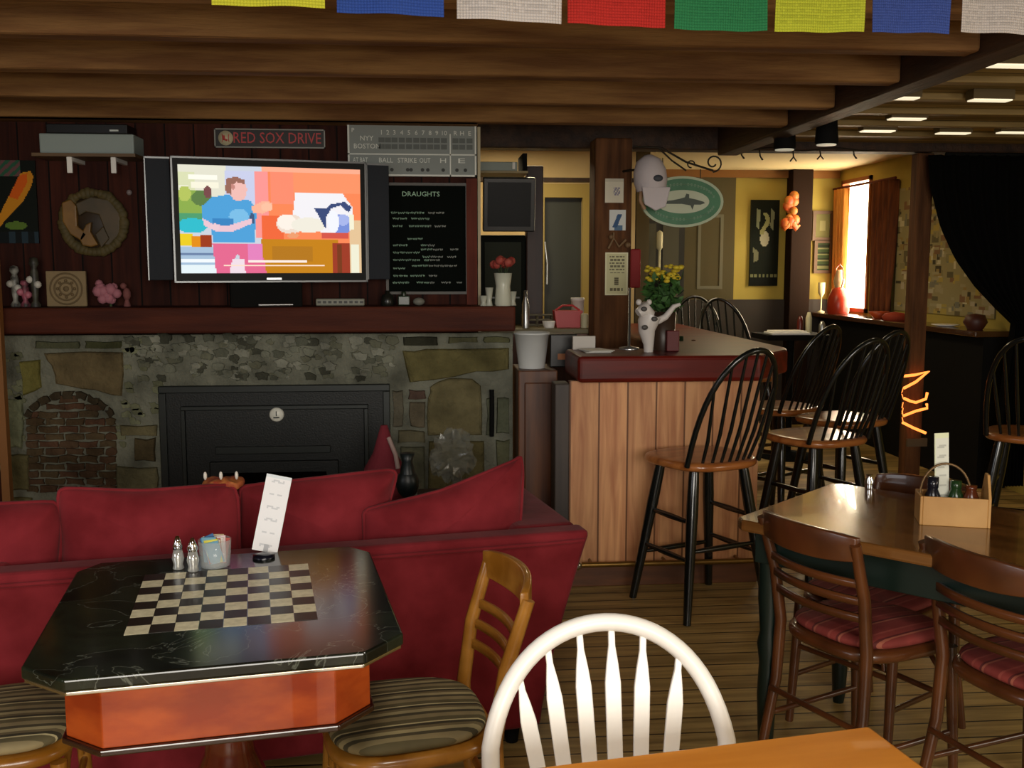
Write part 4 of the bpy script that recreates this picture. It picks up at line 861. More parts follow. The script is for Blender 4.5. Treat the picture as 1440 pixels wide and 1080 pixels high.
# ---------------------------------------------------------------- cafe chairs (front = +Y)
def make_chair(label, group, wood, cloth):
    t = thing('cafe_chair', label, 'chair', group=group)
    H_, SH_ = .79, .45
    m = MB(); m.pad((0, 0, SH_-.02), .39, .39, .04, e=3.2, crown=.1, front=.14); m.build('seat_frame', wood, t)
    m = MB(); m.pad((0, .005, SH_+.012), .365, .365, .05, e=3.2, crown=.5, front=.14); m.build('seat', cloth, t)
    for s_ in (-1, 1):
        m = MB(); m.tube([(s_*.175, -.235, 0), (s_*.168, -.18, SH_*.6), (s_*.165, -.172, SH_), (s_*.17, -.195, SH_+.16), (s_*.178, -.245, H_-.02)], [.014, .017, .018, .017, .015], 10); m.build('rear_leg', wood, t)
        m = MB(); m.tube([(s_*.185, .185, 0), (s_*.175, .16, SH_-.03)], [.013, .018], 10); m.build('front_leg', wood, t)
    def curve(z, off): return [(x, -.172-.073*((z-SH_)/(H_-SH_))**1.4-off*(1-(x/.178)**2), z) for x in [-.178+.356*k/14 for k in range(15)]]
    m = MB()
    c0 = curve(H_-.035, .045); n_ = len(c0); vs = []
    for (x, y, z) in c0:
        hh_ = .042-.010*(abs(x)/.178)**3
        vs += [(x, y-.010, z-hh_), (x, y+.010, z-hh_), (x, y+.010, z+hh_), (x, y-.010, z+hh_)]
    fs = [(i*4+k, i*4+(k+1) % 4, (i+1)*4+(k+1) % 4, (i+1)*4+k) for i in range(n_-1) for k in range(4)]+[(3, 2, 1, 0), tuple(4*(n_-1)+k for k in range(4))]
    m.add(vs, fs, True); m.build('crest_rail', wood, t, bevel=.004)
    for z in (.655, .605, .555):
        c0 = curve(z, .04); vs = []
        for (x, y, z_) in c0: vs += [(x, y-.006, z_-.011), (x, y+.006, z_-.011), (x, y+.006, z_+.011), (x, y-.006, z_+.011)]
        m = MB(); m.add(vs, fs, True); m.build('back_slat', wood, t)
    for a, b in (((-.178, .175, .16), (-.170, -.205, .16)), ((.178, .175, .16), (.170, -.205, .16)), ((-.176, .17, .26), (.176, .17, .26)), ((-.17, -.2, .24), (.17, -.2, .24))):
        m = MB(); m.tube([a, b], .009, 8); m.build('stretcher', wood, t)
    m = MB(); m.tube([(.12*math.cos(k*PI/12)*1.25, .165, SH_-.17+.12*math.sin(k*PI/12)) for k in range(13)], .008, 8); m.build('brace', wood, t)
    return t
stripeT = striped('tan_striped_cloth', [(0, '#8a7d5a'), (.2, '#4a4430'), (.34, '#a0946c'), (.5, '#6e6244'), (.62, '#3c3726'), (.74, '#c0b488'), (.80, '#5f573b')], .085, 'x')
stripeR = striped('red_striped_cloth', [(0, '#7a2c26'), (.3, '#94443a'), (.38, '#85332c'), (.62, '#5c1e1c'), (.7, '#9c5844'), (.78, '#7e302a')], .09, 'x')
ch0 = make_chair('honey wood chair with a tan striped seat on the right of the chess table', 'chairs at the chess table', honey, stripeT)
ch0.location = U(572, 1003, z=.46)*1; ch0.location.z = 0; ch0.rotation_euler = (0, 0, face(-.965, -.26))
v = U(-10, 1012, z=.46); ch1 = dup(ch0, (v.x, v.y, 0), face(.93, .28), 'wooden chair with striped seat at the left edge, left of the chess table', 'chairs at the chess table')
chr0 = make_chair('dark wooden chair with red striped seat, left one of two backs at the green table', 'chairs at the green table', chairw, stripeR)
# ---------------------------------------------------------------- long table right (green apron)
TZ = .75
A_ = U(1030, 729, z=TZ); B_ = U(1172, 678, z=TZ)
ux = (B_-A_).normalized(); nn = Vector((ux.y, -ux.x, 0)); WD = (B_-A_).length; LN = 1.15
ang = math.atan2(nn.y, nn.x); print('table', WD, math.degrees(ang))
tt = thing('dining_table', 'long dark wooden table with a green black apron and legs, basket on it', 'table', ((A_+B_)/2+nn*LN/2)*1, ang); tt.location.z = 0
tablew = mat('dark_table_top', '#5a3818', .16, col2='#7c5228', nscale=3, stretch=(.6, 6, 6), coat=.35)
greenp = mat('dark_green_paint', '#0d1d18', .35)
m = MB(); m.prism([(-LN/2, -WD/2+.03), (-LN/2+.03, -WD/2), (LN/2-.03, -WD/2), (LN/2, -WD/2+.03), (LN/2, WD/2-.03), (LN/2-.03, WD/2), (-LN/2+.03, WD/2), (-LN/2, WD/2-.03)], TZ-.035, TZ); m.build('table_top', tablew, tt, bevel=.008)
m = MB(); i_ = .05
for q in ((-LN/2+i_, LN/2-i_, -WD/2+i_, -WD/2+i_+.02), (-LN/2+i_, LN/2-i_, WD/2-i_-.02, WD/2-i_), (-LN/2+i_, -LN/2+i_+.02, -WD/2+i_+.02, WD/2-i_-.02), (LN/2-i_-.02, LN/2-i_, -WD/2+i_+.02, WD/2-i_-.02)): m.box(*q, TZ-.135, TZ-.036)
m.build('apron', greenp, tt, bevel=.003)
for sx_ in (-1, 1):
    for sy in (-1, 1):
        m = MB(); m.lathe([(.018, 0), (.022, .03), (.03, .2), (.026, .3), (.034, .36), (.026, .4), (.034, .5), (.034, TZ-.037)], (sx_*(LN/2-.085), sy*(WD/2-.085), 0), 14); m.build('leg', greenp, tt)
q = U(1222, 688, z=TZ); m = MB(); m.lathe([(.013, 0), (.016, .03), (.010, .04), (.012, .05), (0, .052)], n=12); tag(m.build('salt_shaker', chrome, None, (q.x, q.y, TZ)), 'small shiny salt shaker at the far edge of the dark table', 'shaker')
# chairs at the table: backs toward the camera
def chair_from_posts(l, r, obj, lab, grp, first=False):
    a = U(*l, z=.79); b = U(*r, z=.79); mid = (a+b)/2; dr = (b-a).normalized(); nrm = Vector((-dr.y, dr.x, 0))
    c_ = mid+nrm*.245; rz_ = math.atan2(nrm.y, nrm.x)-PI/2
    if first: obj.location = (c_.x, c_.y, 0); obj.rotation_euler = (0, 0, rz_); return obj
    return dup(obj, (c_.x, c_.y, 0), rz_, lab, grp)
chair_from_posts((1070, 716), (1206, 757), chr0, None, None, True)
chair_from_posts((1302, 752), (1452, 802), chr0, 'dark wooden chair with red seat, its back cut by the photo\'s right edge', 'chairs at the green table')
chair_from_posts((1374, 690), (1236, 664), chr0, 'dark wooden chair with red seat on the far side of the green aproned table', 'chairs at the green table')
v = U(1168, 822, z=.46)
m = MB(); del m
# ---------------------------------------------------------------- basket on the table
q = U(1345, 738, z=TZ); bk = thing('condiment_basket', 'tan wooden condiment basket with a wire hoop handle and bottles on the dark table', 'basket', (q.x, q.y+.03, TZ), ang+R(28))
bw = mat('basket_wood', '#b58446', .5, col2='#c99a5a', nscale=6)
m = MB(); W_, D_ = .088, .055
m.box(-W_, W_, -D_, -D_+.008, 0, .085); m.box(-W_, W_, D_-.008, D_, 0, .085); m.box(-W_, W_, -D_+.008, D_-.008, 0, .008); m.build('box', bw, bk, bevel=.002)
m = MB(); m.prism([(-D_, 0), (D_, 0), (D_, .085), (.018, .15), (-.018, .15), (-D_, .085)], W_, W_+.008, 'x'); m.build('end_board', bw, bk, bevel=.002)
m = MB(); m.prism([(-D_, 0), (D_, 0), (D_, .085), (-D_, .085)], -W_-.008, -W_, 'x'); m.build('end_board', bw, bk, bevel=.002)
m = MB(); m.tube([(-.02+.07*math.cos(k*PI/16), 0, .08+.095*math.sin(k*PI/16)) for k in range(17)], .0035, 8); m.build('wire_handle', mat('handle_wire', '#7a6040', .4, metal=.6), bk)
bp = Vector((q.x, q.y+.03, 0)); Mb = Matrix.Rotation(ang+R(28), 3, 'Z')
def inb(x, y, z=.009): w_ = bp+Mb @ Vector((x, y, 0)); return (w_.x, w_.y, TZ+z)
for x, y, cc, nm, lab, hh_ in ((-.055, 0, '#14161f', 'dark_sauce_bottle', 'dark capped sauce bottle in the wooden basket, left one', .125), (.01, .01, '#1f3a1c', 'green_sauce_bottle', 'green sauce bottle in the wooden basket, middle one', .115), (.05, .0, '#5a2a14', 'brown_sauce_bottle', 'brown sauce bottle in the wooden basket, right one', .105)):
    m = MB(); m.lathe([(.02, 0), (.022, .01), (.022, .07), (.014, .09), (.016, .095), (.016, hh_), (0, hh_)], n=16); o = m.build(nm, mat(nm+'_m', cc, .2), None, inb(x, y)); tag(o, lab, 'bottle')
    m = MB(); m.box(-.012, .012, -.0235, -.0222, .03, .06); m.build('label', papery, o)
# shakers left of the basket
for k, (px, py) in enumerate(((1300, 733), (1303, 722))):
    q = U(px, py, z=TZ); m = MB(); m.lathe([(.013, 0), (.016, .012), (.013, .04), (0, .04)], n=12); o = m.build('glass_shaker', mat('cloudy_glass', '#a7a49a', .1), None, (q.x, q.y, TZ)); tag(o, ['small glass shaker, the nearer of two left of the wooden basket', 'small glass shaker, the farther of two left of the wooden basket'][k], 'shaker')
    m = MB(); m.lathe([(.014, .04), (.015, .05), (.008, .06), (0, .06)], n=12); m.build('cap', chrome, o)
def table_card(px0, py0, px1, py1, tilt_px, wpx, z, nm, lab, lean):
    a = U(px0, py0, z=z); d = a.x*math.sin(YAW)+a.y*math.cos(YAW)
    pb = [U(px0, py0, d=d), U(px0+wpx, py0+3, d=d)]; t0 = U(px1, py1, d=d+lean); t1 = U(px1+wpx-4, py1+6, d=d+lean)
    return pb[0], pb[1], t0, t1
# menu card in basket
b0 = inb(-.04, -.02, 0); q0 = Vector(inb(-.062, .03)); 
m = MB(); hh_ = .26
def cardf(u, v):
    if v < .06 or u < .05: return '#e9eec9'
    if (int(v*34) % 4 == 1) and .2 < u < .8 and int(u*30*1.7+v*50) % 3: return '#c4c6bb'
    return '#e6e8da'
def cardmesh(w_, h_, nx, ny, fn, nm, loc, rzv, rx, ry, lab):
    m = MB(); m.col = hexc('#e6e8da'); m.box(-w_/2, w_/2, -.0012, .0012, 0, h_); picture(m, w_, h_, nx, ny, fn, -.0016)
    o = m.build(nm, MATS['printed_picture'], None, loc, rzv); o.rotation_euler = (rx, ry, rzv); return tag(o, lab, 'menu')
cb_ = Vector(inb(-.022, .028)); cardmesh(.042, .25, 16, 50, cardf, 'menu_card', (cb_.x, cb_.y, TZ+.012), -YAW, 0, R(-3), 'white menu card standing upright in the wooden basket')
# ---------------------------------------------------------------- chess table
c1 = [U(40.4, 928, z=.765), U(568.5, 894, z=.765), U(520, 795, z=.765), U(77, 809, z=.765)]
nl, nr_ = U(103, 950, z=.765), U(503.5, 919, z=.765); fl, frr = U(97, 789, z=.765), U(496, 770, z=.765)
e1 = (nr_-nl).normalized(); ga = math.atan2(e1.y, e1.x)+R(2.2)
cen = (c1[0]+c1[1]+c1[2]+c1[3]+nl+nr_+fl+frr)/8
def loc2(p): d = p-cen; return (d.x*math.cos(ga)+d.y*math.sin(ga), -d.x*math.sin(ga)+d.y*math.cos(ga))
L_ = [loc2(p) for p in (c1[0], nl, nr_, c1[1], c1[2], frr, fl, c1[3])]
print('chess', [(round(a, 3), round(b, 3)) for a, b in L_], math.degrees(ga))
hx = (abs(L_[0][0])+abs(L_[3][0])+abs(L_[4][0])+abs(L_[7][0]))/4; hy_ = (abs(L_[1][1])+abs(L_[2][1])+abs(L_[5][1])+abs(L_[6][1]))/4
hx = hx*.985
ct = thing('chess_table', 'black marble topped table with inlaid chessboard and orange wooden apron', 'table', (cen.x, cen.y, 0), ga)
cut = .085; ct.location.x += .014; ct.location.y += .010
def octo(a, b, c): return [(-a+c, -b), (a-c, -b), (a, -b+c), (a, b-c*.8), (a-c*.55, b), (-a+c*.55, b), (-a, b-c*.8), (-a, -b+c)]
marble = bpy.data.materials.new('black_marble'); marble.use_nodes = True; nt = marble.node_tree; b = nt.nodes['Principled BSDF']; b.inputs['Roughness'].default_value = .13; b.inputs['Specular IOR Level'].default_value = .5
tc = nt.nodes.new('ShaderNodeTexCoord'); n1 = nt.nodes.new('ShaderNodeTexNoise'); n1.inputs['Scale'].default_value = 5; n1.inputs['Detail'].default_value = 8; n1.inputs['Distortion'].default_value = 1.4
nt.links.new(tc.outputs['Object'], n1.inputs['Vector']); rp = nt.nodes.new('ShaderNodeValToRGB'); el = rp.color_ramp.elements
el[0].position = .40; el[0].color = (*hexc('#0e110d'), 1); el[1].position = .9; el[1].color = (*hexc('#12160f'), 1)
for p_, c_ in ((.493, '#171b14'), (.5, '#5b5f55'), (.507, '#171b14'), (.62, '#20261b'), (.72, '#0f120d')): e = el.new(p_); e.color = (*hexc(c_), 1)
nt.links.new(n1.outputs['Fac'], rp.inputs[0]); nt.links.new(rp.outputs[0], b.inputs['Base Color'])
m = MB(); m.prism(octo(hx, hy_, cut), .74, .765); m.build('marble_top', marble, ct, bevel=.005, seg=3)
m = MB(); m.prism(octo(hx-.004, hy_-.004, cut), .732, .7395); m.build('steel_edging', chrome, ct, bevel=.002)
orange = mat('orange_varnish', '#8e2f0e', .22, col2='#b04a18', nscale=4, stretch=(2, 2, 5), coat=.5)
ax, ay = hx-.065, hy_-.05
m = MB(); m.prism(octo(ax, ay, .075), .605, .7315); m.build('apron', orange, ct, bevel=.002)
m = MB(); m.prism(octo(ax+.008, ay+.008, .078), .592, .6045); m.build('apron_moulding', mat('dark_moulding', '#2a1109', .2, coat=.6), ct, bevel=.003)
pedw = mat('pedestal_wood', '#3c120a', .2, col2='#5a1f10', nscale=5, coat=.6)
m = MB(); m.lathe([(.16, .05), (.12, .09), (.06, .13), (.05, .2), (.075, .3), (.08, .36), (.055, .42), (.05, .5), (.075, .54), (.06, .56), (.09, .5915)], n=28); m.build('pedestal', pedw, ct)
for k in range(4):
    a = PI/4+k*PI/2; m = MB(); m.tube([(.05*math.cos(a), .05*math.sin(a), .11), (.2*math.cos(a), .2*math.sin(a), .1), (.3*math.cos(a), .3*math.sin(a), .04), (.34*math.cos(a), .34*math.sin(a), .018)], [.035, .03, .024, .018], 12); m.build('foot', pedw, ct)
# board: 8 x 8 squares
bl, brr, tr_, tl2 = [loc2(U(x, y, z=.766)) for x, y in ((172.2, 893.3), (442.9, 874.4), (420, 794.9), (185.1, 810))]
bcx = (bl[0]+brr[0]+tr_[0]+tl2[0])/4; bcy = (bl[1]+brr[1]+tr_[1]+tl2[1])/4
bw_ = ((brr[0]-bl[0])+(tr_[0]-tl2[0]))/2; bh_ = ((tl2[1]-bl[1])+(tr_[1]-brr[1]))/2
print('board', bcx, bcy, bw_, bh_, hx, hy_)
m = MB()
for i in range(8):
    for j in range(8):
        m.k = 0 if (i+j) % 2 == 0 else 1
        xa = bcx-bw_/2+bw_*i/8; ya = bcy-bh_/2+bh_*j/8; g_ = .0006
        m.box(xa+g_, xa+bw_/8-g_, ya+g_, ya+bh_/8-g_, .7652, .7657)
m.build('chessboard', [mat('board_light', '#e6debc', .4, col2='#cfc7a4', nscale=60), mat('board_dark', '#1c130b', .35)], ct)
# things on the chess table
def onct(px, py, z=.766): return U(px, py, z=z)
q = onct(372, 776); cb2 = cardmesh(.066, .20, 16, 50, lambda u, v: '#dfe6ea' if v < .05 else ('#b9bbc0' if (.42 < u < .6 and v > .9) else ('#d2d4d8' if (int(v*30) % 5 == 2 and .25 < u < .75 and int(u*40+v*60) % 3) else '#f0f0f2')), 'menu_card', (q.x-.0, q.y, .7665), -YAW, R(-10), R(0), 'white menu card leaning at the back of the chess table')
cb2.rotation_euler = (R(-8), R(11), -YAW)
q = onct(372, 782); m = MB(); m.lathe([(.028, 0), (.028, .006), (.01, .010), (0, .010)], n=20); o = m.build('card_holder', mat('navy_black', '#0d0f1c', .25), None, (q.x, q.y-.012, .766)); tag(o, 'small dark navy holder at the foot of the leaning menu card', 'card holder')
shk = [(251, 800, 'glass salt shaker with metal top, left one on the chess table'), (272, 803, 'glass pepper shaker with metal top, right one beside the packet dish')]
for px, py, lab in shk:
    q = onct(px, py); s_ = thing('shaker', lab, 'shaker', (q.x, q.y, .766))
    m = MB(); m.lathe([(.012, 0), (.014, .003), (.011, .012), (.015, .028), (.010, .05), (0, .05)], n=16); m.build('body', mat('shaker_glass', '#cfd0cc', .06, metal=.6), s_)
    m = MB(); m.lathe([(.011, .05), (.013, .058), (.008, .07), (.004, .082), (0, .083)], n=16); m.build('cap', chrome, s_)
q = onct(303, 795); dsh = thing('packet_dish', 'clear glass dish full of coloured sweetener packets', 'dish', (q.x, q.y, .766))
m = MB(); m.lathe([(.034, 0), (.036, .004), (.040, .066), (.038, .066), (.034, .006), (0, .006)], n=24); m.build('dish', mat('dish_glass', '#dfe6e6', .05, alpha=.28), dsh)
r = random.Random(12)
for k in range(12):
    cc = ['#c9b48e', '#e8e2da', '#a8433c', '#6fa3bd', '#d9c2c4', '#dcd25a', '#3f6aa0', '#e4ddc8'][k % 8]
    a = r.uniform(0, 6.28); T_ = Matrix.Translation((r.uniform(-.014, .014), r.uniform(-.016, .016), .01)) @ Matrix.Rotation(r.uniform(-.25, .25), 4, 'Y') @ Matrix.Rotation(r.uniform(-.3, .3), 4, 'X') @ Matrix.Rotation(r.uniform(-.6, .6), 4, 'Z')
    q = onct(303, 795); m = MB(); m.box(-.017, .017, -.0015, .0015, 0, .058+r.uniform(0, .012), T_); o = m.build('sweetener_packet', mat('packet_'+cc[1:], cc, .6), None, (q.x, q.y, .767))
    tag(o, 'small coloured sweetener packet standing in the glass dish', 'packet', 'sweetener packets in the glass dish')
# ---------------------------------------------------------------- sofa (back faces the camera)
SZT = .70
p1_ = U(832, 746, z=SZT); p0_ = U(510, 770, z=SZT); dvec = (p1_-p0_).normalized(); sa = math.atan2(dvec.y, dvec.x)
SL = 1.86; so = p1_-dvec*SL/2
print('sofa', p1_, math.degrees(sa))
sf = thing('sofa', 'long red velvet sofa seen from behind, with flared arms', 'sofa', (so.x, so.y, 0), sa)
SD = .90
def flare(mb, x0, x1, y0, y1, z0, z1, fl0=0, fl1=0, fb=0, n=10):
    """slab whose outer sides lean outwards with height"""
    for k in range(1): pass
    vs = []
    N_ = n
    for k in range(N_+1):
        t_ = k/N_; z = z0+(z1-z0)*t_; e = t_**1.3
        a, b2, c_ = fl0*e, fl1*e, fb*e
        vs += [(x0-a, y0-c_, z), (x1+b2, y0-c_, z), (x1+b2, y1, z), (x0-a, y1, z)]
    fs = [(k*4+i, k*4+(i+1) % 4, (k+1)*4+(i+1) % 4, (k+1)*4+i) for k in range(N_) for i in range(4)]+[(3, 2, 1, 0), tuple(4*N_+i for i in range(4))]
    return mb.add(vs, fs, False)
ib = SL/2-.14
m = MB(); flare(m, -ib, ib, .06, .10, .06, SZT, .14, .14, .06); m.build('back', velvet, sf, bevel=.02, seg=4)
for s_ in (-1, 1):
    m = MB()
    if s_ > 0: flare(m, ib-.08, ib, .11, SD, .06, SZT-.005, 0, .14, 0)
    else: flare(m, -ib, -ib+.08, .11, SD, .06, SZT-.005, .14, 0, 0)
    m.build('arm', velvet, sf, bevel=.03, seg=4)
m = MB(); m.box(-ib+.09, ib-.09, .11, SD-.04, .08, .30); m.build('base', velvet, sf, bevel=.02)
for k in range(2):
    m = MB(); m.pad((-.36+.72*k, .53, .38), .70, .60, .15, e=6, crown=.2); m.build('seat_cushion', velvet, sf)
m = MB(); y_ = -.004
m.tube([(-ib-.115, -.002, SZT-.028)]+[(-ib+2*ib*k/10, -.004, SZT-.03) for k in range(11)]+[(ib+.115, -.002, SZT-.028)], .006, 8); m.build('piping', velvet, sf)
for sx_ in (-1, 1):
    for y_ in (.12, .78): 
        m = MB(); m.lathe([(.02, 0), (.028, .06), (0, .06)], (sx_*(ib-.08), y_, 0), 12); m.build('foot', blackm, sf)
# loose cushions: outlines at their distance
def cushion(P, off, th, lab, seed=0):
    pn = Vector((-math.sin(sa), math.cos(sa), 0)); p0__ = so+pn*off; q = []
    for x, y in P: r_ = ray(x, y); q.append(Vector((0, 0, EYE))+r_*((p0__.x*pn.x+p0__.y*pn.y)/(r_.x*pn.x+r_.y*pn.y))); c_ = sum(q, Vector())/len(q)
    # local frame facing the camera line of the sofa
    mm = MB(); n_ = len(P); rx = Vector((math.cos(sa), math.sin(sa), 0)); 
    def ringpts(k, off):
        return [c_+(p-c_)*k+Vector((-math.sin(sa), math.cos(sa), 0))*off for p in fine]
    # refine outline
    fine = []
    for i in range(n_):
        a, b2, cN, dN = q[i-1], q[i], q[(i+1) % n_], q[(i+2) % n_]
        for t_ in (0, .25, .5, .75):
            lin = b2.lerp(cN, t_); cr = .5*((2*b2)+(-a+cN)*t_+(2*a-5*b2+4*cN-dN)*t_*t_+(-a+3*b2-3*cN+dN)*t_**3)
            fine.append(lin*.5+cr*.5)
    M_ = len(fine); vs = []
    rr = random.Random(seed); ph = rr.uniform(0, 6)
    lay = [(0.0, -1), (.3, -.96), (.55, -.86), (.75, -.68), (.9, -.42), (.98, -.16), (1, 0), (.98, .16), (.9, .42), (.75, .68), (.5, .9), (0, 1)]
    for li, (k, o_) in enumerate(lay):
        pts = ringpts(k, o_*th/2)
        for i, p in enumerate(pts):
            wv = .012*math.sin(i*.9+ph+li)*(1-abs(o_))*.6+.010*math.sin(p.x*21+p.z*17+ph)*abs(o_)
            vs.append(p+Vector((-math.sin(sa), math.cos(sa), 0))*wv-c_)
    mm.add(vs, [(i*M_+k, i*M_+(k+1) % M_, (i+1)*M_+(k+1) % M_, (i+1)*M_+k) for i in range(len(lay)-1) for k in range(M_)], True)
    # piping
    o = mm.build('sofa_cushion', velvet, None, c_, sub=1)
    pm = MB(); pm.tube([p-c_ for p in fine+[fine[0]]], .006, 6); pm.build('piping', velvet, o)
    return tag(o, lab, 'cushion', 'loose back cushions on the sofa')
yd = lambda px: 2.98+.25*(px-300)/500*.65
cushion([(82, 700), (92, 687), (200, 690), (320, 682), (334, 700), (336, 760), (330, 830), (205, 838), (92, 838), (86, 770)], .20, .14, 'wide red back cushion on the left half of the sofa, behind the chess table', 1)
cushion([(338, 700), (344, 684), (450, 672), (545, 661), (557, 668), (548, 705), (535, 760), (530, 820), (430, 825), (345, 828), (338, 760)], .26, .14, 'red back cushion in the middle of the sofa behind the menu card', 2)
cushion([(512, 735), (518, 716), (620, 690), (718, 650), (732, 643), (735, 668), (730, 745), (700, 800), (600, 806), (520, 806)], .20, .11, 'red cushion with one corner sticking up at the right end of the sofa', 3)
cushion([(-95, 730), (-80, 712), (10, 708), (75, 706), (86, 724), (84, 780), (74, 838), (0, 842), (-85, 842)], .20, .13, 'red cushion at the left edge of the photo on the sofa', 4)
# small bright clip with orange cloth on the sofa's middle cushion
pn = Vector((-math.sin(sa), math.cos(sa), 0)); pp_ = so+pn*.24; r_ = ray(315, 686); q = Vector((0, 0, EYE))+r_*((pp_.x*pn.x+pp_.y*pn.y)/(r_.x*pn.x+r_.y*pn.y)); m = MB(); m.pad((0, 0, 0), .12, .09, .03, e=2.5, crown=.4, wob=.5); o = m.build('orange_cloth', mat('orange_red_cloth', '#8e3018', .8, col2='#b06a30', nscale=40), None, (q.x, q.y, q.z+.015)); tag(o, 'crumpled orange red cloth on the sofa back left of the menu card', 'cloth')
m = MB()
for k in range(3): m.ball((-.045+.045*k, -.04, .03), .008, 8, (.7, .7, 1.6))
m.build('pearl_button', mat('pearl', '#d8d2c8', .3), o)
# things standing between sofa and fireplace
q = U(541, 660, d=4.4); m = MB(); hh_ = U(541, 598, d=4.4).z; m.lathe([(.10, .45), (.09, .62), (.05, hh_-.12), (.015, hh_), (0, hh_)], n=18); o = m.build('red_pointed_hat', mat('felt_red', '#7c2430', .85, bump=.4), None, (q.x, q.y, 0)); 
m = MB(); m.lathe([(.10, 0), (.12, .2), (.11, .449), (0, .449)], n=18); m.build('body', mat('figure_dark', '#25241f', .8), o)
m = MB(); m.tube([(.02, -.03, hh_-.05), (.05, -.06, hh_-.12), (.06, -.07, hh_-.18)], .01, 8); m.build('trim', mat('trim_pale', '#a98f88', .8), o); o.name = 'garden_figure'; tag(o, 'figure with a red pointed hat standing at the right edge of the black stove', 'figure')
q = U(573, 680, d=3.9); m = MB(); m.ball((0, 0, 0), .06, 12, (.75, .6, 1)); m.lathe([(.03, .04), (.02, .09), (.03, .12), (0, .12)], n=10); zb = q.z
m2 = MB(); m2.lathe([(.12, 0), (.12, .02), (.012, .03), (.012, zb-.05), (0, zb-.05)], n=16); o = m2.build('black_lantern', blackm, None, (q.x, q.y, 0)); m.build('globe', mat('dark_teal', '#0c1718', .4), o, (0, 0, zb)); tag(o, 'black round lantern on a thin stand between the sofa cushions', 'lantern')
q = U(640, 660, d=4.2); m = MB(); r = random.Random(21); NN = 16
for i in range(NN+1):
    for k in range(20):
        th2 = PI*i/NN; ph2 = 2*PI*k/20; rr = .085*(1+.34*r.uniform(-1, 1)); m.v.append((rr*1.0*math.sin(th2)*math.cos(ph2), rr*.8*math.sin(th2)*math.sin(ph2), .1-rr*1.1*math.cos(th2)))
for i in range(NN):
    for k in range(20): m.f.append([i*20+k, i*20+(k+1) % 20, (i+1)*20+(k+1) % 20, (i+1)*20+k]); m.mi.append(0); m.smooth.append(False); m.c.append((1, 1, 1))
zz_ = U(640, 690, d=4.2).z
st2 = MB(); st2.box(-.16, .16, -.13, .13, 0, zz_-.02); o = st2.build('log_box', mat('box_brown', '#3d2c1e', .7), None, (q.x, q.y+.02, 0), bevel=.01); tag(o, 'brown box by the fireplace behind the raised sofa cushion, under the plastic bag', 'box')
o = m.build('plastic_bag', mat('clear_plastic', '#77776c', .12, alpha=.45), None, (q.x-.01, q.y, zz_+.05)); tag(o, 'crumpled clear plastic bag shining behind the raised sofa cushion', 'bag')
# ---------------------------------------------------------------- near table and white chair
k1, k2, k3 = U(1222, 1020, z=.75), U(745, 1079, z=.75), U(1316, 1080, z=.75)
dx_ = (k1-k2).normalized(); na = math.atan2(dx_.y, dx_.x)
nt_ = thing('wooden_table', 'plain orange brown wooden table corner nearest the camera', 'table', (k1.x, k1.y, 0), na)
nwood = mat('near_table_wood', '#b8701f', .35, spec=.3, col2='#cc8430', nscale=3, stretch=(.7, 5, 5), coat=.3)
m = MB(); TWD = .95; TDP = .62; m.box(-TWD, 0, -TDP, 0, .725, .75); m.build('table_top', nwood, nt_, bevel=.006)
m = MB(); m.box(-TWD+.06, -.06, -TDP+.06, -.06, .65, .724); m.build('apron', nwood, nt_, bevel=.003)
for x_ in (-TWD+.09, -.09):
    for y_ in (-TDP+.09, -.09): m = MB(); m.box(x_-.025, x_+.025, y_-.025, y_+.025, 0, .724); m.build('leg', nwood, nt_, bevel=.004)
wch = thing('white_windsor_chair', 'white painted Windsor chair with arrow slats at the near wooden table', 'chair', (0, 0, 0))
d_ = 1.80; cL, cR = U(668, 1040, d=d_), U(1025, 1040, d=d_+.04); mid = (cL+cR)/2; wa = math.atan2((cR-cL).y, (cR-cL).x); HW = (cR-cL).length/2-.014
zt3 = U(850, 866, d=d_+.02).z; print('white chair top', zt3, HW)
wch.location = (mid.x, mid.y, 0); wch.rotation_euler = (0, 0, wa+PI)     # front (+Y local) towards the camera
rb = .0165
SHW = .44
def wb(a):
    x = HW*math.cos(a)*(1 if True else 1); s_ = math.sin(a)
    hh = (zt3-.02-SHW)*(max(0, s_)**.62 if s_ > 0 else 0)
    k = hh/(zt3-SHW); x *= (.86+.14*min(1, k*2.2)); return Vector((x, .12*(1-k)-.0, SHW+.01+hh))
m = MB(); m.tube([wb(PI*k/40) for k in range(41)], rb, 12, flat=1.25); m.build('bow', white, wch)
for px in (718, 762, 808, 855, 902, 955):
    xt = -((px-847)/357*2*HW)
    a_b = min((abs(wb(PI*k/200).x-xt), PI*k/200) for k in range(20, 181))[1]; T3 = wb(a_b); Bt = Vector((xt*.62, .13, SHW+.012))
    m = MB(); Ln = (T3-Bt).length; ax_ = (T3-Bt).normalized(); side = Vector((1, 0, 0)); side = (side-side.dot(ax_)*ax_).normalized(); nv = ax_.cross(side)
    prof = [(0, .009), (.12, .010), (.35, .0135), (.62, .0145), (.74, .0145), (.82, .011), (.9, .0062), (1, .006)]
    vs = []
    for f_, w_ in prof:
        c_ = Bt+ax_*Ln*f_
        vs += [c_-side*w_-nv*.005, c_+side*w_-nv*.005, c_+side*w_+nv*.005, c_-side*w_+nv*.005]
    n_ = len(prof); fs = [(i*4+k, i*4+(k+1) % 4, (i+1)*4+(k+1) % 4, (i+1)*4+k) for i in range(n_-1) for k in range(4)]+[(3, 2, 1, 0), tuple(4*(n_-1)+k for k in range(4))]
    m.add(vs, fs); m.build('arrow_slat', white, wch, bevel=.002)
m = MB(); m.pad((0, .30, SHW-.01), .44, .43, .045, e=3, crown=.2, front=.1); m.build('seat', white, wch)
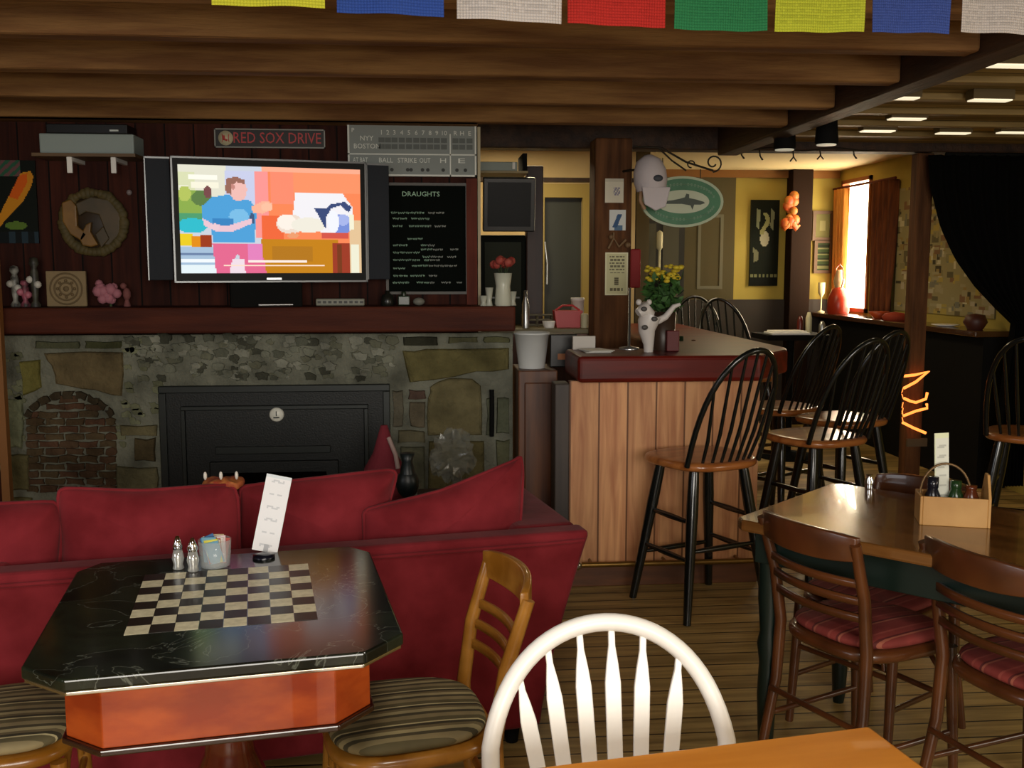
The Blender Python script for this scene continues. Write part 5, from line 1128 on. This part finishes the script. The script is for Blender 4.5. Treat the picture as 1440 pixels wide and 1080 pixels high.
for sx_ in (-1, 1):
    for sy in (0, 1):
        m = MB(); tp = Vector((sx_*.14, .17+.27*sy, SHW-.02)); bt = Vector((sx_*.2, .10+.42*sy, 0)); dl = bt-tp
        m.tube([tp+dl*a for a in (0, .2, .35, .5, .7, 1)], [.013, .02, .013, .021, .018, .012], 12); m.build('leg', white, wch)
    m = MB(); m.tube([(sx_*.178, .135, .17), (sx_*.178, .485, .17)], .009, 8); m.build('stretcher', white, wch)
m = MB(); m.tube([(-.178, .31, .17), (.178, .31, .17)], .009, 8); m.build('stretcher', white, wch)
# ---------------------------------------------------------------- prayer flags
cols = ['#c9c83a', '#34509c', '#c9c2bd', '#b8302a', '#2f7a4c', '#b9c038', '#40549a', '#c4bcb6']
names = ['yellow', 'blue', 'white', 'red', 'green', 'yellow green', 'blue', 'white']
fx = [(298, 457, 10), (474, 624, 21), (643, 790, 29), (798, 937, 35), (947, 1079, 42), (1089, 1214, 45), (1226, 1334, 47), (1352, 1462, 48)]
labs = ['yellow prayer flag, leftmost, above the television', 'blue prayer flag left of the first white one', 'white printed prayer flag left of the red flag', 'plain red prayer flag near the middle of the row', 'green prayer flag between the red and the yellow green one', 'yellow green printed prayer flag right of the green flag', 'blue prayer flag right of the yellow green one', 'white printed prayer flag at the right end of the row']
cord = []
for k, (a, b, yb_) in enumerate(fx):
    d = 2.15+.045*k; pa, pb = U(a, yb_-1, d=d), U(b, yb_+1, d=d+.03); w_ = (pb-pa).length; fh = .25; col = cols[k]
    r = random.Random(k); m = MB(); NX, NY = 36, 40; base = hexc(col)
    printed = k in (0, 2, 5, 7)
    P = [[None]*(NX+1) for _ in range(NY+1)]
    for j in range(NY+1):
        for i in range(NX+1):
            u_, v_ = i/NX, j/NY; P[j][i] = (w_*(u_-.5)*(1-.0*v_), .006*math.sin(u_*5+k)+.004*math.sin(u_*11+v_*4+k*2)*v_, fh*(1-v_)+.003*math.sin(u_*3+k)*v_)
    for j in range(NY):
        for i in range(NX):
            u_, v_ = (i+.5)/NX, (j+.5)/NY; f_ = 1.0
            if .06 < u_ < .94 and .05 < v_ < .93 and j % 2 == 0 and r.random() < (.62 if printed else .4): f_ = .84 if printed else .9
            m.col = tuple(c*f_ for c in base)
            A1, B1, C1, D1 = P[j][i], P[j][i+1], P[j+1][i+1], P[j+1][i]
            m.add([D1, C1, B1, A1], [(0, 1, 2, 3)], True)
    c_ = (pa+pb)/2; o = m.build('prayer_flag', vmat('printed_cloth', 0, .9), None, (c_.x, c_.y, c_.z), math.atan2((pb-pa).y, (pb-pa).x))
    sm = o.modifiers.new('thick', 'SOLIDIFY'); sm.thickness = .0015
    tag(o, labs[k], 'flag', 'prayer flags on the cord')
    cord += [Vector((pa.x, pa.y, c_.z+fh)), Vector((pb.x, pb.y, c_.z+fh))]
m = MB(); m.tube(cord, .003, 6); tag(m.build('flag_cord', papery), 'thin cord the prayer flags hang from, near the ceiling beams', 'cord')
# ---------------------------------------------------------------- ceiling lights and spots
lampM = mat('lamp_glow', '#f5e6c4', .5, emit=1.0)
for k, (px, py) in enumerate(((1262, 140), (1275, 169), (1234, 186), (1340, 189), (1426, 188), (1425, 95), (1392, 143))):
    q = U(px, py, z=2.225)
    t_ = thing('ceiling_light', 'small flat rectangular ceiling light between the joists', 'ceiling light', (q.x, q.y, 2.225), 0, 'flat ceiling lights right of the girder')
    m = MB(); m.box(-.095, .095, -.035, .035, .008, .0495); m.build('housing', mat('lamp_housing', '#5a4a28', .5), t_)
    m = MB(); m.box(-.088, .088, -.03, .03, .002, .0078); m.build('diffuser', lampM, t_)
for px, py, d, lab in ((1163, 178, 5.4, 'black spotlight hanging from the girder, the right one with a pale face'), (1104, 186, 5.6, 'black spotlight hanging at the end of the girder, left one')):
    q = U(px, py, d=d); t_ = thing('spotlight', lab, 'spotlight', (q.x, q.y, q.z))
    m = MB(); m.lathe([(.055, -.09), (.06, -.08), (.05, .05), (.02, .07), (0, .07)], n=16); m.build('can', blackm, t_)
    m = MB(); m.lathe([(.05, -.096), (.05, -.0905), (0, -.0905)], n=16); m.build('face', mat('spot_face', '#cfc9b2', .4, emit=.5), t_)
    m = MB(); m.tube([(0, 0, .07), (.02, .0, .10), (.02, 0, 2.276-q.z)], .01, 8); m.build('bracket', blackm, t_)
# ---------------------------------------------------------------- curtain
cy_ = YH-.12
top = [(1306, 212), (1340, 211), (1380, 210), (1420, 209), (1480, 208), (1560, 206)]
CP = []
zt4 = 2.19
edge = [(1306, 213), (1309, 260), (1325, 320), (1346, 365), (1372, 402), (1402, 434), (1424, 455), (1418, 500), (1408, 560), (1402, 640), (1400, 690)]
m = MB(); rows = 44; cols_ = 60; vs = []
def edge_x(t):
    z_ = zt4*(1-t)
    pts = [U(px, py, y=cy_) for px, py in edge]
    for a, b in zip(pts[:-1], pts[1:]):
        if b.z <= z_ <= a.z: f_ = (a.z-z_)/(a.z-b.z); return a.x+(b.x-a.x)*f_
    return pts[0].x if z_ > pts[0].z else pts[-1].x
xr_ = XR-.08
for j in range(rows+1):
    t_ = j/rows*.96; x0_ = edge_x(t_)
    for i in range(cols_+1):
        u_ = i/cols_; x = x0_+(xr_-x0_)*u_; vs.append((x, cy_+.035*math.sin(u_*52+math.sin(t_*3)*1.5)*(.5+.5*t_), zt4*(1-t_)))
W2 = cols_+1
m.add(vs, [(j*W2+i, (j+1)*W2+i, (j+1)*W2+i+1, j*W2+i+1) for j in range(rows) for i in range(cols_)], True)
o = m.build('black_curtain', mat('black_velvet', '#060605', .95, spec=.1)); sm = o.modifiers.new('thick', 'SOLIDIFY'); sm.thickness = .004
tag(o, 'large black curtain drawn aside, hanging right of the slim post', 'curtain')
m = MB(); m.tube([(pr+.01, cy_, zt4+.005), (XR-.08, cy_, zt4+.005)], .012, 8); m.build('rod', blackm, o)
# string lights on the slim post
ly = YH-.02; m = MB(); lights = [(1273, 526), (1304, 521), (1303, 530), (1274, 546), (1304, 527), (1303, 552), (1302, 562), (1290, 566), (1273, 562), (1290, 570), (1303, 574), (1304, 580), (1290, 578), (1271, 586), (1290, 580), (1271, 595), (1285, 602), (1303, 609)]
for st_ in (((1271, 529), (1288, 527), (1306, 522), (1288, 537), (1271, 546)), ((1271, 560), (1280, 564), (1288, 566), (1302, 561), (1304, 552)), ((1270, 585), (1288, 578), (1304, 574), (1303, 568)), ((1269, 594), (1285, 602), (1302, 609))):
    m.tube([U(a, b, y=ly-.02-.006*k_) for k_, (a, b) in enumerate(st_)], .009, 6)
for a_, b_2 in ((546, 560), (566, 585), (574, 594)): m.tube([U(1270, a_, y=ly-.015), U(1268, (a_+b_2)/2, y=YH+.11), U(1270, b_2, y=ly-.015)], .003, 5)
o = m.build('string_lights', mat('string_glow', '#ff8a3c', .5, emit=2.2)); tag(o, 'glowing orange string lights wound in zigzags round the slim post', 'string lights')
q = U(1288, 655, y=ly); bb2, bw2, bh2 = wallrect(1276, 614, 1304, 628, ly); m = MB(); m.box(-bw2/2, bw2/2, 0, .02, 0, bh2*.8); o = m.build('junction_box', mat('junction', '#5a4c38', .5), None, (bb2.x, YH-.021, bb2.z)); tag(o, 'small brown box fixed on the slim post below the string lights', 'box')
# ---------------------------------------------------------------- far ledge along the right wall
lz = 1.07; lx = 3.68; print('ledge x', lx, U(1137, 440, z=lz), U(1382, 463, z=lz))
led = thing('window_ledge', 'dark bar ledge running along the window wall of the far room', 'ledge', (0, 0, 0))
m = MB(); m.box(lx, XR-.002, YH+.2, YB-.035, lz-.04, lz); m.build('top', mat('ledge_top', '#4a2c16', .2, coat=.4), led, bevel=.006)
m = MB(); m.box(lx+.06, XR-.002, YH+.2, YB-.2, 0, lz-.041); m.build('front', blackm, led)
# window: frame, bright pane, sill
wy0, wy1 = min(wy0, wy1), max(wy0, wy1)
sky = MB(); sky.box(XR+.06, XR+.065, wy0+.002, wy1-.002, wz0+.002, wz1-.002); wn_ = struct(sky.build('window_1', mat('sunlit_pane', '#fff3cf', .4, emit=14)))
m = MB(); fw = .035
for q in ((wy0, wy0+fw, wz0, wz1), (wy1-fw, wy1, wz0, wz1), (wy0, wy1, wz1-fw, wz1), (wy0, wy1, wz0, wz0+fw)): m.box(XR-.02, XR+.05, q[0], q[1], q[2], q[3])
m.build('window_frame', mat('window_frame_wood', '#8a4a18', .5), wn_)
curtM = mat('amber_curtain', '#d99a45', .85, col2='#c47a2c', nscale=6, stretch=(1, 8, .5)); curtD = mat('brown_curtain', '#5a2c12', .85, col2='#7a4018', nscale=8, stretch=(1, 8, .5))
def drape(pxa, pxb, lab, mm, amp=.03, X_=XR-.05, bot=1.09):
    ya, yb = U(pxa, 340, x=X_).y, U(pxb, 340, x=X_).y; zt5 = 2.22; m = MB(); vs = []; n_ = 40
    for j in range(13):
        for i in range(n_+1):
            u_ = i/n_; vs.append((X_+amp*math.sin(u_*n_*.62+.2*j)*.8, ya+(yb-ya)*u_, bot+(zt5-bot)*j/12))
    m.add(vs, [(j*(n_+1)+i, j*(n_+1)+i+1, (j+1)*(n_+1)+i+1, (j+1)*(n_+1)+i) for j in range(12) for i in range(n_)], True)
    o = m.build('window_curtain', mm); o.modifiers.new('t', 'SOLIDIFY').thickness = .003; return tag(o, lab, 'curtain')
drape(1172, 1189, 'amber curtain on the left of the bright window', curtM)
drape(1226, 1256, 'brown gathered curtain on the right of the bright window', curtD, .045)
m = MB(); m.tube([(XR-.05, U(1172, 240, x=XR-.05).y, 2.23), (XR-.05, U(1260, 240, x=XR-.05).y, 2.23)], .012, 8); tag(m.build('curtain_rod', redframe), 'thin reddish rod above the bright window', 'rod')
# pictures in the far room
def on_far(x0_, y0_, x1_, y1_, nm, lab, fn, nx, ny, cat, X_=None, frame=None):
    q, w_, h_ = wallrect(x0_, y0_, x1_, y1_, YB-.02); m = MB(); m.col = hexc('#22201a'); m.box(-w_/2, w_/2, -.0, .018, 0, h_); picture(m, w_, h_, nx, ny, fn, -.0005)
    o = m.build(nm, MATS['printed_picture'], None, (q.x, YB-.0185, q.z)); tag(o, lab, cat)
    if frame:
        m = MB(); t_ = .03
        for q_ in ((-w_/2-t_, -w_/2, -t_, h_+t_), (w_/2, w_/2+t_, -t_, h_+t_), (-w_/2, w_/2, -t_, 0), (-w_/2, w_/2, h_, h_+t_)): m.box(q_[0], q_[1], -.012, .018, q_[2], q_[3])
        m.build('frame', frame, o)
    return o
def poster(u, v):
    if v > .9: return '#0f120c'
    if v > .86 and int(u*22) % 3: return '#6f7250'
    if .25 < u < .75 and abs(u-.5+.1*math.sin(v*20)) < .08 and .15 < v < .4: return '#8f9060'
    if inpoly(u, v, E_(.5, .45, .16, .09)): return '#a8a48c'
    if inpoly(u, v, [(.2, .1), (.34, .12), (.3, .34), (.2, .3)]): return '#7d8468'
    if inpoly(u, v, [(.7, .1), (.84, .14), (.78, .36), (.68, .3)]): return '#7d8468'
    if inpoly(u, v, [(.1, .55), (.3, .6), (.3, .7), (.15, .72)]): return '#6a6a52'
    return '#14180f'
on_far(1055, 281, 1095, 402, 'dark_poster', 'tall dark poster with pale figures on the yellow far wall', poster, 30, 80, 'poster')
def grey_win(u, v): return '#45483a' if (abs(u-.5) < .04) else ('#2a2c22' if v > .5 else '#33362a')
on_far(985, 306, 1012, 402, 'grey_framed_picture', 'grey framed dark picture on the far wall under the oval sign', grey_win, 10, 20, 'picture', frame=mat('dull_grey_frame', '#6a6650', .6))
# dark doorway left
q, w_, h_ = wallrect(892, 262, 962, 520, YB-.05); m = MB(); m.box(-w_/2, w_/2, 0, .04, 0, 2.05); o = struct(m.build('door_2', mat('dark_door', '#1e1c14', .6), None, (q.x, YB-.045, 0)))
m = MB(); 
for a, b in ((.12, .42), (.56, .88)): m.box(-w_/2+w_*a, -w_/2+w_*b, -.01, 0, .9, 1.9)
m.build('door_panel', mat('door_panel_m', '#4a4733', .6), o)
q = U(928, 355, y=YB-.3); m = MB(); m.lathe([(.05, 0), (.05, .01), (.012, .02), (.012, .2), (.03, .22), (.03, .36), (0, .38)], n=14); o = m.build('cream_candle', papery, None, (U(927, 375, y=9.2).x, 9.2, U(927, 375, y=9.2).z-.05)); 
m = MB(); m.box(-.12, .12, -.08, .08, -o.location.z, -.001); m.build('stand', blackm, o); tag(o, 'pale candle on a dark stand far behind the yellow flowers', 'candle')
# frames on the right wall between corner and window
def on_right(x0_, y0_, x1_, y1_, nm, lab, fn, nx, ny, cat, frame):
    a = U(x0_, (y0_+y1_)/2, x=XR-.02); b = U(x1_, (y0_+y1_)/2, x=XR-.02); t1 = U((x0_+x1_)/2, y0_, x=XR-.02).z; z1 = U((x0_+x1_)/2, y1_, x=XR-.02).z
    w_ = abs(a.y-b.y); m = MB(); m.col = hexc('#2a241a'); m.box(-w_/2, w_/2, 0, .015, 0, t1-z1); picture(m, w_, t1-z1, nx, ny, fn, -.0005)
    o = m.build(nm, MATS['printed_picture'], None, (XR-.0155, (a.y+b.y)/2, z1), -PI/2); tag(o, lab, cat)
    if frame:
        m = MB(); h_ = t1-z1; t_ = .025
        for q_ in ((-w_/2, -w_/2+t_, 0, h_), (w_/2-t_, w_/2, 0, h_), (-w_/2+t_, w_/2-t_, 0, t_), (-w_/2+t_, w_/2-t_, h_-t_, h_)): m.box(q_[0], q_[1], -.012, -.0008, q_[2], q_[3])
        m.build('frame', frame, o)
    return o
on_far(1147, 301, 1167, 334, 'framed_print', 'small pale print in a brown frame, upper one left of the bright window', lambda u, v: '#8a8458' if .25 < u < .75 and .25 < v < .7 else '#6f6a3e', 10, 14, 'picture', frame=mat('brown_frame', '#5a3a18', .5))
on_far(1149, 342, 1166, 380, 'framed_print', 'small dark print in a brown frame, lower one left of the bright window', lambda u, v: ['#3a4a2a', '#77794f', '#2a3020'][(int(u*7)*3+int(v*13)*5) % 3], 10, 18, 'picture', frame=MATS['brown_frame'])
def coll(seed):
    rr = random.Random(seed); pal = ['#a49a78', '#b8ae88', '#8c845e', '#9b8450', '#b09c54', '#6a6248', '#86664a', '#b3aa92', '#7a7a6a', '#4a4534', '#c8c0a0', '#a49a78', '#9a9068']; tiles = []
    for k in range(420): tiles.append((rr.random()-.03, rr.random()-.03, rr.uniform(.02, .07), rr.uniform(.015, .06), rr.choice(pal)))
    def f(u, v):
        c_ = '#9a9068'
        for a, b, w_, h_, cc in tiles:
            if a < u < a+w_ and b < v < b+h_: c_ = cc
        return c_
    return f
a = U(1258, 340, x=XR-.03).y; b = U(1400, 340, x=XR-.03).y
m = MB(); m.col = hexc('#8f8560'); w_ = abs(a-b); m.box(-w_/2, w_/2, 0, .01, 0, 1.0); picture(m, w_, 1.0, 100, 90, coll(3), -.001)
o = m.build('clippings_board', MATS['printed_picture'], None, (XR-.0105, (a+b)/2, 1.14), -PI/2); tag(o, 'board covered with overlapping cream clippings right of the window', 'board')
# bottles, orange jug on the ledge
def onled(px, dx, nm, lab, prof, mm, cat):
    y_ = U(px, 445, x=lx+dx).y; m = MB(); m.lathe(prof, n=16); return tag(m.build(nm, mm, None, (lx+dx, y_, lz+.001)), lab, cat)
redl = mat('red_lantern', '#a8321a', .3, emit=.0)
o = onled(1178, .10, 'red_lantern', 'red lantern with a pale glass chimney on the ledge by the window', [(.09, 0), (.10, .03), (.095, .14), (.06, .22), (.04, .24), (0, .24)], redl, 'lantern')
m = MB(); m.lathe([(.035, .241), (.05, .30), (.03, .38), (.03, .40), (0, .40)], n=14); m.build('chimney', mat('chimney_glass', '#d8b88a', .1), o)
m = MB(); m.tube([(-.0, .06+.0, .24), (0, .1, .32), (0, .07, .42), (0, 0, .45), (0, -.07, .42), (0, -.1, .32), (0, -.06, .24)], .006, 6); m.build('handle', redl, o)
onled(1154, .08, 'wine_glass', 'slim pale goblet on the ledge left of the red lantern', [(.035, 0), (.035, .008), (.006, .02), (.006, .14), (.03, .18), (.034, .28), (0, .28)], mat('goblet', '#c9c39a', .15), 'glass')
onled(1236, .09, 'orange_bowl', 'low orange bowl on the ledge under the brown curtain', [(.04, 0), (.09, .06), (.085, .06), (0, .02)], mat('bowl_orange', '#b8491c', .4), 'bowl')
onled(1258, .09, 'folded_cloth', 'red orange folded cloth on the ledge beneath the clippings', [(.08, 0), (.1, .03), (.07, .06), (0, .07)], mat('cloth_orange', '#9a3418', .8), 'cloth')
onled(1330, .1, 'white_plate', 'white plate lying on the ledge right of the slim post', [(.05, 0), (.10, .012), (.095, .014), (0, .006)], white, 'plate')
onled(1372, .1, 'brown_pot', 'squat brown pot on the ledge beside the black curtain', [(.05, 0), (.08, .05), (.06, .1), (0, .11)], mat('pot_brown', '#4a2216', .5), 'pot')
# orange ornament on far post
q = U(1112, 298, y=YB-.2); m = MB(); r = random.Random(13)
for k in range(12): m.ball((r.uniform(-.05, .05), r.uniform(-.02, .02), r.uniform(-.15, .15)), r.uniform(.035, .055), 8, (1, .5, 1))
for s_ in (-1, 1): m.tube([(s_*.02, 0, -.1), (s_*.06, 0, -.15), (s_*.09, 0, -.12)], [.035, .03, .01], 8)
o = m.build('orange_ornament', mat('ornament_orange', '#c9471c', .5, col2='#b87a24', nscale=14), None, (q.x, YB-.2, q.z)); tag(o, 'bright orange ornament hanging on the dark post in the yellow room', 'ornament')
# horizontal board trim at far ceiling
m = MB(); m.box(.7, XR-.01, YB-.04, YB-.001, 2.33, 2.40); struct(m.build('trim_5', mat('orange_trim', '#8a5a20', .5)))
# tables in the far room
m = MB(); m.box(-.25, .25, -.2, .2, .94, .98); v = CDr(2.18, 7.95); o = m.build('high_table', blackm, None, (v.x, v.y, 0)); m = MB(); m.lathe([(.22, 0), (.22, .02), (.03, .05), (.03, .939)], n=16); m.build('pedestal', blackm, o); tag(o, 'tall dark table in the far room behind the bar stools', 'table')
q = Vector((v.x, v.y, .9805)); m = MB(); m.box(-.15, .15, -.1, .1, 0, .018); m.box(-.13, .13, -.085, .085, .018, .03); tag(m.build('white_tray', mat('tray_white', '#f2f2ee', .3), None, (v.x-.06, v.y-.08, q.z), bevel=.004), 'flat white tray on the tall table behind the nearest stool', 'tray')
for dx_, hh_, nm, lab, mm in ((.12, .13, 'ketchup_bottle', 'dark red bottle on the tall table in the far room', mat('ketchup', '#5a1a14', .3)), (.19, .16, 'pale_candle', 'slim pale candle on the tall table in the far room', papery), (.22, .1, 'steel_cup', 'small steel cup on the tall table in the far room', silver)):
    m = MB(); m.lathe([(.025, 0), (.025, hh_*.7), (.012, hh_), (0, hh_)], n=12); tag(m.build(nm, mm, None, (q.x+dx_, q.y+.12-(.2 if 'cup' in nm else 0), q.z)), lab, 'table item')
